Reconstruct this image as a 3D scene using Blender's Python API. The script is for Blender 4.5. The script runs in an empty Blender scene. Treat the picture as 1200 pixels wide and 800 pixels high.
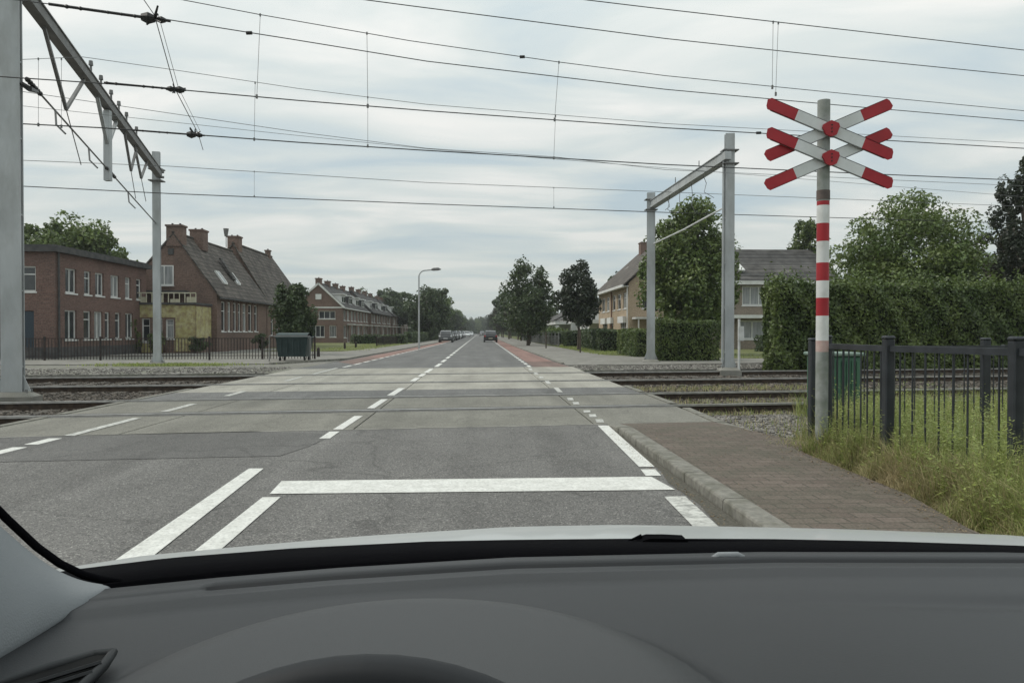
import bpy, math, random
import numpy as np
from mathutils import Vector, Matrix, Euler

# ------------------------------------------------------------------ camera
F, CX, CY, HZU, HZV, H = 880.0, 600.0, 400.0, 563.0, 389.0, 1.30
yaw = math.atan((CX-HZU)/F)
pitch = -math.atan((CY-HZV)/F)
scene = bpy.context.scene
col = scene.collection
cam = bpy.data.objects.new('camera', bpy.data.cameras.new('camera'))
col.objects.link(cam)
cam.location = (0, 0, H)
cam.rotation_euler = Euler((math.pi/2+pitch, 0, -yaw), 'XYZ')
cam.data.sensor_width = 36.0
cam.data.lens = F/1200*36
cam.data.clip_start = 0.02
cam.data.clip_end = 6000
scene.camera = cam
RM = cam.rotation_euler.to_matrix()

def ray(u, v):
    return RM @ Vector(((u-CX)/F, -(v-CY)/F, -1.0))
def G(u, v, z=0.0):                      # ground point seen at a pixel
    d = ray(u, v); t = (z-H)/d.z
    return Vector((d.x*t, d.y*t, z))
def P(u, v, Y):                          # point at depth Y
    d = ray(u, v); t = Y/d.y
    return Vector((d.x*t, Y, H+d.z*t))
def PK(u, v, Y0, k):                     # point on the vertical plane Y = Y0 + k X
    d = ray(u, v); t = Y0/(d.y-k*d.x)
    return Vector((d.x*t, d.y*t, H+d.z*t))

# ------------------------------------------------------------------ world, sun, exposure
SUN_EL, SUN_AZ = math.radians(48), math.radians(-76)     # azimuth from +Y towards +X
w = bpy.data.worlds.new("World"); scene.world = w; w.use_nodes = True
nt = w.node_tree; nt.nodes.clear()
def N(nt, t, **kw):
    n = nt.nodes.new(t)
    for k, v in kw.items(): setattr(n, k, v)
    return n
L = nt.links.new
wo = N(nt, 'ShaderNodeOutputWorld')
sky = N(nt, 'ShaderNodeTexSky'); sky.sky_type = 'NISHITA'; sky.sun_disc = False
sky.sun_elevation = SUN_EL; sky.sun_rotation = SUN_AZ; sky.dust_density = 2.0
bg1 = N(nt, 'ShaderNodeBackground'); bg1.inputs[1].default_value = 0.10
L(sky.outputs[0], bg1.inputs[0])
tc = N(nt, 'ShaderNodeTexCoord')
sep = N(nt, 'ShaderNodeSeparateXYZ'); L(tc.outputs['Generated'], sep.inputs[0])
zc = N(nt, 'ShaderNodeMath', operation='MAXIMUM'); L(sep.outputs[2], zc.inputs[0]); zc.inputs[1].default_value = 0.0
za = N(nt, 'ShaderNodeMath', operation='ADD'); L(zc.outputs[0], za.inputs[0]); za.inputs[1].default_value = 0.09
dx = N(nt, 'ShaderNodeMath', operation='DIVIDE'); L(sep.outputs[0], dx.inputs[0]); L(za.outputs[0], dx.inputs[1])
dy = N(nt, 'ShaderNodeMath', operation='DIVIDE'); L(sep.outputs[1], dy.inputs[0]); L(za.outputs[0], dy.inputs[1])
cmb = N(nt, 'ShaderNodeCombineXYZ'); L(dx.outputs[0], cmb.inputs[0]); L(dy.outputs[0], cmb.inputs[1])
mp = N(nt, 'ShaderNodeMapping'); mp.inputs['Rotation'].default_value = (0, 0, 0.16)
mp.inputs['Scale'].default_value = (0.7, 1.3, 1); L(cmb.outputs[0], mp.inputs[0])
nz = N(nt, 'ShaderNodeTexNoise'); nz.inputs['Scale'].default_value = 1.15; nz.inputs['Detail'].default_value = 8
nz.inputs['Roughness'].default_value = 0.5; nz.inputs['Distortion'].default_value = 0.5
L(mp.outputs[0], nz.inputs['Vector'])
cr = N(nt, 'ShaderNodeValToRGB')
cr.color_ramp.elements[0].position = 0.34; cr.color_ramp.elements[0].color = (0.46, 0.555, 0.60, 1)
cr.color_ramp.elements[1].position = 0.64; cr.color_ramp.elements[1].color = (0.80, 0.80, 0.765, 1)
e = cr.color_ramp.elements.new(0.5); e.color = (0.625, 0.675, 0.66, 1)
L(nz.outputs['Fac'], cr.inputs[0])
hm = N(nt, 'ShaderNodeMapRange'); hm.interpolation_type = 'SMOOTHSTEP'; L(sep.outputs[2], hm.inputs[0])
hm.inputs[1].default_value = 0.0; hm.inputs[2].default_value = 0.20; hm.inputs[3].default_value = 0.72; hm.inputs[4].default_value = 0.0
hmx = N(nt, 'ShaderNodeMix', data_type='RGBA'); L(hm.outputs[0], hmx.inputs[0]); L(cr.outputs[0], hmx.inputs[6]); hmx.inputs[7].default_value = (0.625, 0.68, 0.655, 1)
# overcast: brighter towards the zenith
gr = N(nt, 'ShaderNodeMapRange'); L(sep.outputs[2], gr.inputs[0])
gr.inputs[1].default_value = 0.0; gr.inputs[2].default_value = 1.0; gr.inputs[3].default_value = 0.93; gr.inputs[4].default_value = 1.85
bg2 = N(nt, 'ShaderNodeBackground'); L(hmx.outputs[2], bg2.inputs[0]); L(gr.outputs[0], bg2.inputs[1])
mx = N(nt, 'ShaderNodeMixShader'); mx.inputs[0].default_value = 0.93
L(bg1.outputs[0], mx.inputs[1]); L(bg2.outputs[0], mx.inputs[2]); L(mx.outputs[0], wo.inputs[0])
sun = bpy.data.objects.new('sun', bpy.data.lights.new('sun', 'SUN')); col.objects.link(sun)
sun.data.energy = 1.5; sun.data.angle = math.radians(11); sun.data.color = (1, 0.94, 0.85)
sd = Vector((math.sin(SUN_AZ)*math.cos(SUN_EL), math.cos(SUN_AZ)*math.cos(SUN_EL), math.sin(SUN_EL)))
sun.rotation_euler = sd.to_track_quat('Z', 'Y').to_euler()
sun.location = (-20, 10, 30)
scene.view_settings.view_transform = 'Standard'
scene.view_settings.look = 'None'
scene.view_settings.exposure = 0.0
scene.view_settings.gamma = 1.0
scene.view_settings.use_curve_mapping = False
scene.render.engine = 'CYCLES'

rnd = random.Random(7)
rng = np.random.default_rng(11)

# ------------------------------------------------------------------ materials
MATS = {}
def mat(name, c1, c2=None, scale=4.0, rough=0.8, bump=0.0, bscale=40.0, metallic=0.0, spec=0.3, detail=4.0,
        coat=0.0, dirt=None, dscale=0.6, damt=0.5, stretch=(1, 1, 1), island=0.0, trans=0.0, lo=0.35, hi=0.65):
    if name in MATS: return MATS[name]
    m = bpy.data.materials.new(name); m.use_nodes = True; t = m.node_tree; l = t.links.new
    b = t.nodes['Principled BSDF']
    b.inputs['Roughness'].default_value = rough; b.inputs['Metallic'].default_value = metallic
    b.inputs['Specular IOR Level'].default_value = spec
    if coat: b.inputs['Coat Weight'].default_value = coat; b.inputs['Coat Roughness'].default_value = 0.06
    tcn = N(t, 'ShaderNodeTexCoord'); mpn = N(t, 'ShaderNodeMapping'); mpn.inputs['Scale'].default_value = stretch
    l(tcn.outputs['Object'], mpn.inputs[0]); vec = mpn.outputs[0]
    out = None
    if c2 is not None:
        n = N(t, 'ShaderNodeTexNoise'); n.inputs['Scale'].default_value = scale; n.inputs['Detail'].default_value = detail
        l(vec, n.inputs['Vector'])
        r = N(t, 'ShaderNodeValToRGB'); r.color_ramp.elements[0].position = lo; r.color_ramp.elements[1].position = hi
        r.color_ramp.elements[0].color = (*c1, 1); r.color_ramp.elements[1].color = (*c2, 1)
        l(n.outputs['Fac'], r.inputs[0]); out = r.outputs[0]
    if dirt is not None:
        n2 = N(t, 'ShaderNodeTexNoise'); n2.inputs['Scale'].default_value = dscale; n2.inputs['Detail'].default_value = 7
        n2.inputs['Roughness'].default_value = 0.65
        l(vec, n2.inputs['Vector'])
        r2 = N(t, 'ShaderNodeMapRange'); r2.inputs[1].default_value = 0.45; r2.inputs[2].default_value = 0.72
        r2.inputs[3].default_value = 0; r2.inputs[4].default_value = damt; l(n2.outputs['Fac'], r2.inputs[0])
        mm = N(t, 'ShaderNodeMix', data_type='RGBA'); l(r2.outputs[0], mm.inputs[0])
        if out is not None: l(out, mm.inputs[6])
        else: mm.inputs[6].default_value = (*c1, 1)
        mm.inputs[7].default_value = (*dirt, 1); out = mm.outputs[2]
    if island:
        g = N(t, 'ShaderNodeNewGeometry')
        hv = N(t, 'ShaderNodeMapRange'); l(g.outputs['Random Per Island'], hv.inputs[0])
        hv.inputs[3].default_value = 1-island; hv.inputs[4].default_value = 1+island
        hs = N(t, 'ShaderNodeHueSaturation'); l(hv.outputs[0], hs.inputs['Value'])
        if out is not None: l(out, hs.inputs['Color'])
        else: hs.inputs['Color'].default_value = (*c1, 1)
        out = hs.outputs[0]
    if out is not None: l(out, b.inputs['Base Color'])
    else: b.inputs['Base Color'].default_value = (*c1, 1)
    if bump:
        n3 = N(t, 'ShaderNodeTexNoise'); n3.inputs['Scale'].default_value = bscale; n3.inputs['Detail'].default_value = 5
        l(vec, n3.inputs['Vector'])
        bp = N(t, 'ShaderNodeBump'); bp.inputs['Strength'].default_value = bump; bp.inputs['Distance'].default_value = 0.02
        l(n3.outputs['Fac'], bp.inputs['Height']); l(bp.outputs[0], b.inputs['Normal'])
    if trans:
        tr = N(t, 'ShaderNodeBsdfTranslucent')
        if out is not None: l(out, tr.inputs[0])
        else: tr.inputs[0].default_value = (*c1, 1)
        ms = N(t, 'ShaderNodeMixShader'); ms.inputs[0].default_value = trans
        l(b.outputs[0], ms.inputs[1]); l(tr.outputs[0], ms.inputs[2]); l(ms.outputs[0], t.nodes['Material Output'].inputs[0])
    MATS[name] = m
    return m

def brick_mat(name, c1, c2, mortar, bw=0.22, bh=0.065, plane='wall', ms=0.012, dirt=(0.06, 0.05, 0.045), damt=0.45, rough=0.85, bump=0.4, dscale=0.5, rot=0.0):
    m = bpy.data.materials.new(name); m.use_nodes = True; t = m.node_tree; l = t.links.new
    b = t.nodes['Principled BSDF']; b.inputs['Roughness'].default_value = rough; b.inputs['Specular IOR Level'].default_value = 0.25
    tcn = N(t, 'ShaderNodeTexCoord'); v = tcn.outputs['Object']
    if plane == 'wall':
        s = N(t, 'ShaderNodeSeparateXYZ'); l(v, s.inputs[0])
        a = N(t, 'ShaderNodeMath', operation='ADD'); l(s.outputs[0], a.inputs[0]); l(s.outputs[1], a.inputs[1])
        c = N(t, 'ShaderNodeCombineXYZ'); l(a.outputs[0], c.inputs[0]); l(s.outputs[2], c.inputs[1]); vec = c.outputs[0]
    else:
        mpn = N(t, 'ShaderNodeMapping'); mpn.inputs['Rotation'].default_value = (0, 0, rot); l(v, mpn.inputs[0]); vec = mpn.outputs[0]
    br = N(t, 'ShaderNodeTexBrick'); br.inputs['Scale'].default_value = 1.0
    br.inputs['Brick Width'].default_value = bw; br.inputs['Row Height'].default_value = bh
    br.inputs['Mortar Size'].default_value = ms; br.inputs['Mortar Smooth'].default_value = 0.3
    br.inputs['Color1'].default_value = (*c1, 1); br.inputs['Color2'].default_value = (*c2, 1); br.inputs['Mortar'].default_value = (*mortar, 1)
    br.inputs['Bias'].default_value = 0.0
    l(vec, br.inputs['Vector'])
    n2 = N(t, 'ShaderNodeTexNoise'); n2.inputs['Scale'].default_value = dscale; n2.inputs['Detail'].default_value = 8
    n2.inputs['Roughness'].default_value = 0.65; l(v, n2.inputs['Vector'])
    r2 = N(t, 'ShaderNodeMapRange'); r2.inputs[1].default_value = 0.4; r2.inputs[2].default_value = 0.7; r2.inputs[4].default_value = damt
    l(n2.outputs['Fac'], r2.inputs[0])
    mm = N(t, 'ShaderNodeMix', data_type='RGBA'); l(r2.outputs[0], mm.inputs[0]); l(br.outputs['Color'], mm.inputs[6]); mm.inputs[7].default_value = (*dirt, 1)
    n4 = N(t, 'ShaderNodeTexNoise'); n4.inputs['Scale'].default_value = 12 if plane == 'wall' else 60; n4.inputs['Detail'].default_value = 4; l(v, n4.inputs['Vector'])
    r4 = N(t, 'ShaderNodeMapRange'); r4.inputs[1].default_value = 0.3; r4.inputs[2].default_value = 0.7; r4.inputs[3].default_value = 0.72; r4.inputs[4].default_value = 1.28
    l(n4.outputs['Fac'], r4.inputs[0])
    hs = N(t, 'ShaderNodeHueSaturation'); l(r4.outputs[0], hs.inputs['Value']); l(mm.outputs[2], hs.inputs['Color'])
    l(hs.outputs[0], b.inputs['Base Color'])
    iv = N(t, 'ShaderNodeMath', operation='SUBTRACT'); iv.inputs[0].default_value = 1.0; l(br.outputs['Fac'], iv.inputs[1])
    ad = N(t, 'ShaderNodeMath', operation='MULTIPLY_ADD'); l(n4.outputs['Fac'], ad.inputs[0]); ad.inputs[1].default_value = 0.5; l(iv.outputs[0], ad.inputs[2])
    bp = N(t, 'ShaderNodeBump'); bp.inputs['Strength'].default_value = bump; bp.inputs['Distance'].default_value = 0.01
    l(ad.outputs[0], bp.inputs['Height']); l(bp.outputs[0], b.inputs['Normal'])
    MATS[name] = m
    return m

def asphalt_mat(name, base, light, dark, grain=110.0, patch=(0.5, 1.0)):
    """worn asphalt: fine aggregate speckle, soft wear along the wheel tracks, tar cracks, stains"""
    m = bpy.data.materials.new(name); m.use_nodes = True; t = m.node_tree; l = t.links.new
    b = t.nodes['Principled BSDF']; b.inputs['Roughness'].default_value = 0.82; b.inputs['Specular IOR Level'].default_value = 0.3
    tcn = N(t, 'ShaderNodeTexCoord'); v = tcn.outputs['Object']
    vo = N(t, 'ShaderNodeTexVoronoi'); vo.inputs['Scale'].default_value = grain; l(v, vo.inputs['Vector'])
    sc = N(t, 'ShaderNodeSeparateColor'); l(vo.outputs['Color'], sc.inputs[0])
    ra = N(t, 'ShaderNodeValToRGB'); l(sc.outputs[0], ra.inputs[0])
    ra.color_ramp.elements[0].position = 0.0; ra.color_ramp.elements[0].color = (*dark, 1)
    ra.color_ramp.elements[1].position = 1.0; ra.color_ramp.elements[1].color = (*light, 1)
    e1 = ra.color_ramp.elements.new(0.45); e1.color = (*base, 1)
    e2 = ra.color_ramp.elements.new(0.86); e2.color = (*[x*1.12 for x in base], 1)
    n1 = N(t, 'ShaderNodeTexNoise'); n1.inputs['Scale'].default_value = 0.9; n1.inputs['Detail'].default_value = 8; n1.inputs['Roughness'].default_value = 0.6
    mpn = N(t, 'ShaderNodeMapping'); mpn.inputs['Scale'].default_value = (1.0, 0.45, 1); l(v, mpn.inputs[0]); l(mpn.outputs[0], n1.inputs['Vector'])
    r1 = N(t, 'ShaderNodeMapRange'); r1.inputs[1].default_value = 0.3; r1.inputs[2].default_value = 0.7; r1.inputs[3].default_value = 0.80; r1.inputs[4].default_value = 1.2
    l(n1.outputs['Fac'], r1.inputs[0])
    hs = N(t, 'ShaderNodeHueSaturation'); l(r1.outputs[0], hs.inputs['Value']); l(ra.outputs[0], hs.inputs['Color'])
    # wheel tracks and drip streaks along the lane
    n5 = N(t, 'ShaderNodeTexNoise'); n5.inputs['Scale'].default_value = 1.0; n5.inputs['Detail'].default_value = 5
    mp5 = N(t, 'ShaderNodeMapping'); mp5.inputs['Scale'].default_value = (1.9, 0.09, 1); l(v, mp5.inputs[0]); l(mp5.outputs[0], n5.inputs['Vector'])
    r5 = N(t, 'ShaderNodeMapRange'); r5.inputs[1].default_value = 0.3; r5.inputs[2].default_value = 0.7; r5.inputs[3].default_value = 0.86; r5.inputs[4].default_value = 1.14
    l(n5.outputs['Fac'], r5.inputs[0])
    n6 = N(t, 'ShaderNodeTexNoise'); n6.inputs['Scale'].default_value = 5.5; n6.inputs['Detail'].default_value = 6; n6.inputs['Roughness'].default_value = .7; l(v, n6.inputs['Vector'])
    r6 = N(t, 'ShaderNodeMapRange'); r6.inputs[1].default_value = 0.56; r6.inputs[2].default_value = 0.74; r6.inputs[3].default_value = 1.0; r6.inputs[4].default_value = 0.74
    l(n6.outputs['Fac'], r6.inputs[0])
    m5 = N(t, 'ShaderNodeMath', operation='MULTIPLY'); l(r5.outputs[0], m5.inputs[0]); l(r6.outputs[0], m5.inputs[1])
    hs2 = N(t, 'ShaderNodeHueSaturation'); l(m5.outputs[0], hs2.inputs['Value']); l(hs.outputs[0], hs2.inputs['Color']); hs = hs2
    # cracks
    vc = N(t, 'ShaderNodeTexVoronoi'); vc.feature = 'DISTANCE_TO_EDGE'; vc.inputs['Scale'].default_value = 0.42
    nd = N(t, 'ShaderNodeTexNoise'); nd.inputs['Scale'].default_value = 1.6; nd.inputs['Detail'].default_value = 5; l(v, nd.inputs['Vector'])
    va = N(t, 'ShaderNodeVectorMath', operation='MULTIPLY_ADD'); l(nd.outputs['Color'], va.inputs[0]); va.inputs[1].default_value = (1.1, 1.1, 0); l(v, va.inputs[2])
    l(va.outputs[0], vc.inputs['Vector'])
    rc = N(t, 'ShaderNodeMapRange'); rc.inputs[1].default_value = 0.0; rc.inputs[2].default_value = 0.010; rc.inputs[3].default_value = 0.35; rc.inputs[4].default_value = 0.0
    l(vc.outputs['Distance'], rc.inputs[0])
    mm = N(t, 'ShaderNodeMix', data_type='RGBA'); l(rc.outputs[0], mm.inputs[0]); l(hs.outputs[0], mm.inputs[6]); mm.inputs[7].default_value = (*[x*0.5 for x in dark], 1)
    l(mm.outputs[2], b.inputs['Base Color'])
    bp = N(t, 'ShaderNodeBump'); bp.inputs['Strength'].default_value = 0.5; bp.inputs['Distance'].default_value = 0.006
    l(vo.outputs['Distance'], bp.inputs['Height']); l(bp.outputs[0], b.inputs['Normal'])
    MATS[name] = m
    return m

def roof_mat(name, c1, c2, row=0.30):
    m = bpy.data.materials.new(name); m.use_nodes = True; t = m.node_tree; l = t.links.new
    b = t.nodes['Principled BSDF']; b.inputs['Roughness'].default_value = 0.8; b.inputs['Specular IOR Level'].default_value = 0.25
    tcn = N(t, 'ShaderNodeTexCoord'); v = tcn.outputs['Object']
    s = N(t, 'ShaderNodeSeparateXYZ'); l(v, s.inputs[0])
    a = N(t, 'ShaderNodeMath', operation='ADD'); l(s.outputs[0], a.inputs[0]); l(s.outputs[1], a.inputs[1])
    c = N(t, 'ShaderNodeCombineXYZ'); l(s.outputs[1], c.inputs[0]); l(s.outputs[2], c.inputs[1])
    br = N(t, 'ShaderNodeTexBrick'); br.inputs['Scale'].default_value = 1.0; br.inputs['Brick Width'].default_value = 0.3; br.inputs['Row Height'].default_value = row
    br.inputs['Mortar Size'].default_value = 0.035; br.inputs['Mortar Smooth'].default_value = 0.6
    br.inputs['Color1'].default_value = (*c1, 1); br.inputs['Color2'].default_value = (*c2, 1); br.inputs['Mortar'].default_value = (*[x*0.45 for x in c1], 1)
    l(c.outputs[0], br.inputs['Vector'])
    n = N(t, 'ShaderNodeTexNoise'); n.inputs['Scale'].default_value = 1.3; n.inputs['Detail'].default_value = 8; l(v, n.inputs['Vector'])
    r = N(t, 'ShaderNodeMapRange'); r.inputs[1].default_value = 0.3; r.inputs[2].default_value = 0.7; r.inputs[3].default_value = 0.6; r.inputs[4].default_value = 1.5; l(n.outputs['Fac'], r.inputs[0])
    hs = N(t, 'ShaderNodeHueSaturation'); l(r.outputs[0], hs.inputs['Value']); l(br.outputs['Color'], hs.inputs['Color']); l(hs.outputs[0], b.inputs['Base Color'])
    bp = N(t, 'ShaderNodeBump'); bp.inputs['Strength'].default_value = 0.6; bp.inputs['Distance'].default_value = 0.03
    iv = N(t, 'ShaderNodeMath', operation='SUBTRACT'); iv.inputs[0].default_value = 1; l(br.outputs['Fac'], iv.inputs[1])
    l(iv.outputs[0], bp.inputs['Height']); l(bp.outputs[0], b.inputs['Normal'])
    MATS[name] = m
    return m

M_asph = asphalt_mat('worn_asphalt', (0.138, 0.134, 0.127), (0.31, 0.30, 0.28), (0.062, 0.060, 0.058))
M_asph2 = asphalt_mat('newer_asphalt_patch', (0.116, 0.113, 0.108), (0.22, 0.215, 0.20), (0.06, 0.059, 0.057), 130)
M_asph3 = asphalt_mat('far_asphalt', (0.135, 0.134, 0.13), (0.24, 0.235, 0.22), (0.08, 0.08, 0.08), 60)
M_conc = asphalt_mat('crossing_concrete', (0.19, 0.184, 0.158), (0.29, 0.28, 0.245), (0.12, 0.117, 0.103), 90)
M_conc2 = asphalt_mat('pale_crossing_concrete', (0.32, 0.308, 0.268), (0.42, 0.405, 0.36), (0.22, 0.21, 0.185), 70)
M_red = asphalt_mat('red_cycle_asphalt', (0.235, 0.145, 0.123), (0.30, 0.20, 0.17), (0.16, 0.095, 0.082), 60)
M_redbr = asphalt_mat('faded_red_asphalt', (0.17, 0.118, 0.102), (0.24, 0.175, 0.15), (0.11, 0.075, 0.065), 60)
M_gdirt = mat('gutter_dirt', (0.09, 0.085, 0.07), (0.15, 0.14, 0.115), 40, 0.95, 0.8, 150)
M_paint = mat('road_paint', (0.62, 0.62, 0.58), (0.74, 0.74, 0.70), 8.0, 0.6, 0.3, 150, dirt=(0.33, 0.325, 0.31), dscale=38.0, damt=0.7)
M_paintw = mat('worn_road_paint', (0.45, 0.45, 0.42), (0.62, 0.62, 0.58), 12.0, 0.65, 0.3, 150, dirt=(0.16, 0.16, 0.15), dscale=14.0, damt=1.0)
M_kerb = mat('kerb_concrete', (0.17, 0.165, 0.145), (0.25, 0.24, 0.21), 14, 0.9, 0.2, 220, dirt=(0.09, 0.09, 0.065), dscale=5, damt=0.85)
M_jstrip = mat('pale_joint_strip', (0.30, 0.29, 0.26), (0.15, 0.145, 0.13), 3, 0.8)
M_joint = mat('joint_sealer', (0.03, 0.03, 0.03), rough=0.7)
M_pave = brick_mat('clay_pavers', (0.118, 0.094, 0.078), (0.155, 0.126, 0.105), (0.075, 0.068, 0.055), 0.21, 0.14, 'floor', 0.007, dirt=(0.09, 0.088, 0.066), damt=0.75, bump=0.6, dscale=1.9)
M_pavef = mat('far_grey_paving', (0.19, 0.183, 0.165), (0.26, 0.25, 0.225), 2.5, 0.9, 0.3, 30, dirt=(0.12, 0.115, 0.10), dscale=0.7, damt=0.7)
M_ground = mat('verge_ground', (0.07, 0.085, 0.03), (0.13, 0.12, 0.06), 0.7, 0.95, 0.6, 12, dirt=(0.12, 0.105, 0.075), dscale=0.25, damt=0.8)
M_soil = mat('dark_soil', (0.06, 0.055, 0.04), (0.11, 0.10, 0.07), 3, 0.95, 0.6, 30)
M_ballast = mat('ballast_bed', (0.04, 0.035, 0.03), (0.11, 0.098, 0.085), 22, 0.95, 1.0, 34, detail=6)
M_gravel = mat('grey_gravel_ground', (0.15, 0.145, 0.13), (0.26, 0.25, 0.225), 9, 0.95, 1.0, 30, dirt=(0.11, 0.12, 0.07), dscale=0.5, damt=0.7)
M_stone = mat('ballast_stone', (0.26, 0.245, 0.225), (0.12, 0.11, 0.10), 4, 0.9, island=0.5)
M_stoned = mat('track_stone', (0.15, 0.13, 0.11), (0.07, 0.06, 0.05), 4, 0.9, island=0.6)
M_lawn = mat('lawn', (0.085, 0.11, 0.035), (0.15, 0.155, 0.06), 1.5, 0.95, 0.8, 25, dirt=(0.16, 0.14, 0.08), dscale=0.5, damt=0.5)
M_grass = mat('grass_blades', (0.21, 0.265, 0.07), (0.34, 0.38, 0.14), 2.5, 0.7, island=0.4, trans=0.35)
M_dry = mat('dry_grass', (0.50, 0.42, 0.25), (0.35, 0.32, 0.16), 3, 0.8, island=0.35, trans=0.3)
M_railtop = mat('rail_steel_top', (0.34, 0.33, 0.31), (0.48, 0.47, 0.45), 6, 0.3, metallic=0.5, spec=.6)
M_railside = mat('rail_rust', (0.035, 0.026, 0.02), (0.07, 0.05, 0.036), 10, 0.85, 0.5, 60)
M_sleeper = mat('sleeper_concrete', (0.07, 0.064, 0.055), (0.12, 0.11, 0.095), 6, 0.95, 0.5, 40)
M_steel = mat('galvanised_steel', (0.36, 0.38, 0.385), (0.46, 0.48, 0.485), 2.2, 0.55, 0.1, 30, metallic=0.25, dirt=(0.24, 0.24, 0.225), dscale=1.6, damt=0.7, stretch=(1, 1, 0.35))
M_steeld = mat('weathered_steel', (0.15, 0.15, 0.148), (0.23, 0.23, 0.225), 4, 0.6, 0.1, 40, metallic=0.25, dirt=(0.09, 0.085, 0.075), dscale=2, damt=0.6)
M_wire = mat('contact_wire', (0.045, 0.045, 0.045), rough=0.5, metallic=0.3)
M_wirel = mat('pale_wire', (0.16, 0.165, 0.165), rough=0.6)
M_foot = mat('footing_concrete', (0.20, 0.195, 0.175), (0.30, 0.29, 0.26), 5, 0.9, 0.6, 50, dirt=(0.08, 0.08, 0.06), dscale=2.5, damt=0.7)
M_brick1 = brick_mat('dark_red_brick', (0.145, 0.078, 0.063), (0.21, 0.118, 0.096), (0.15, 0.125, 0.11))
M_brick2 = brick_mat('brown_brick', (0.165, 0.103, 0.078), (0.23, 0.145, 0.112), (0.16, 0.13, 0.115))
M_brick3 = brick_mat('orange_brown_brick', (0.175, 0.105, 0.082), (0.225, 0.14, 0.11), (0.18, 0.145, 0.125))
M_brickb = brick_mat('beige_brick', (0.40, 0.30, 0.20), (0.48, 0.37, 0.255), (0.40, 0.34, 0.27), damt=0.25, dirt=(0.2, 0.15, 0.1))
M_brickg = brick_mat('grey_brown_brick', (0.235, 0.19, 0.145), (0.30, 0.24, 0.185), (0.26, 0.23, 0.19), damt=0.3)
M_yellow = mat('yellow_painted_render', (0.36, 0.32, 0.13), (0.47, 0.44, 0.25), 3.5, 0.8, 0.2, 20, dirt=(0.20, 0.13, 0.095), dscale=3.2, damt=1.0)
M_yellow2 = mat('pale_yellow_boards', (0.45, 0.43, 0.30), (0.52, 0.5, 0.4), 3, .7)
M_tile = roof_mat('grey_brown_roof_tiles', (0.085, 0.075, 0.066), (0.135, 0.117, 0.102))
M_tile2 = roof_mat('slate_grey_roof_tiles', (0.07, 0.068, 0.066), (0.11, 0.103, 0.096), 0.33)
M_fascia = mat('dark_roof_edge', (0.05, 0.05, 0.052), (0.09, 0.088, 0.085), 3, 0.8)
M_white = mat('white_paint', (0.62, 0.63, 0.61), (0.72, 0.72, 0.70), 2, 0.5, dirt=(0.4, 0.39, 0.35), dscale=1.3, damt=0.5)
M_whitewall = mat('white_render', (0.62, 0.62, 0.60), (0.7, 0.7, 0.68), 1, 0.8)
M_glass = mat('window_glass_dark', (0.025, 0.03, 0.034), (0.06, 0.065, 0.07), 0.7, 0.08, spec=0.6)
M_glassc = mat('window_with_net_curtain', (0.20, 0.215, 0.22), (0.34, 0.35, 0.35), 3.0, 0.12, spec=0.6, stretch=(3, 3, 0.3))
M_bluedoor = mat('dark_blue_door', (0.03, 0.045, 0.06), rough=0.4)
M_brown = mat('brown_boards', (0.16, 0.085, 0.06), (0.2, 0.11, 0.08), 2, 0.7)
M_black = mat('black_fence_paint', (0.018, 0.021, 0.025), (0.03, 0.034, 0.04), 8, 0.42, 0.05, 60, spec=0.45)
M_black2 = mat('weathered_black_iron', (0.022, 0.02, 0.02), (0.05, 0.035, 0.03), 5, 0.7)
M_signw = mat('reflective_white', (0.60, 0.62, 0.62), (0.66, 0.68, 0.68), 2, 0.45, dirt=(0.42, 0.44, 0.42), dscale=2.5, damt=0.6)
M_signr = mat('reflective_red', (0.31, 0.016, 0.024), (0.37, 0.026, 0.034), 4, 0.45, dirt=(0.17, 0.03, 0.03), dscale=3, damt=0.4)
M_polew = mat('pole_white_paint', (0.60, 0.61, 0.60), (0.68, 0.69, 0.67), 3, 0.5, dirt=(0.40, 0.40, 0.37), dscale=3.5, damt=0.7)
M_polep = mat('pole_faded_paint', (0.42, 0.27, 0.25), (0.52, 0.42, 0.38), 9, 0.7)
M_poleg = mat('pole_weathered_zinc', (0.20, 0.22, 0.20), (0.33, 0.34, 0.33), 7, 0.65, dirt=(0.13, 0.15, 0.11), dscale=4, damt=0.7)
M_poled = mat('pole_dark_stain', (0.07, 0.06, 0.055), (0.13, 0.10, 0.09), 8, 0.7)
M_bolt = mat('sign_bolt', (0.02, 0.02, 0.02), rough=0.4)
M_greenbox = mat('green_plastic_container', (0.05, 0.125, 0.082), (0.068, 0.15, 0.098), 3, 0.55, 0.1, 20, dirt=(0.08, 0.11, 0.07), dscale=2, damt=0.6)
M_greenlid = mat('pale_green_lid', (0.17, 0.24, 0.20), (0.24, 0.30, 0.26), 4, 0.6)
M_dgreen = mat('dark_green_container', (0.018, 0.035, 0.035), (0.03, 0.05, 0.05), 3, 0.5)
M_rubber = mat('tyre_rubber', (0.02, 0.02, 0.02), rough=0.8)
M_bark = mat('bark', (0.06, 0.048, 0.038), (0.11, 0.09, 0.07), 12, 0.95, 0.8, 25, stretch=(1, 1, 0.25))
def leafmat(name, a, b, isl=0.42, tr=0.28): return mat(name, a, b, 0.9, 0.45, island=isl, trans=tr, spec=0.5)
M_leaf = leafmat('leaf_mid_green', (0.088, 0.136, 0.036), (0.15, 0.195, 0.056))
M_leafd = leafmat('leaf_dark_green', (0.046, 0.074, 0.029), (0.078, 0.108, 0.042))
M_leafc = leafmat('leaf_copper', (0.036, 0.042, 0.025), (0.066, 0.060, 0.036))
M_leafl = leafmat('leaf_light_green', (0.075, 0.115, 0.028), (0.135, 0.17, 0.05))
M_leafb = leafmat('leaf_blackish', (0.028, 0.040, 0.024), (0.052, 0.066, 0.036))
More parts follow.
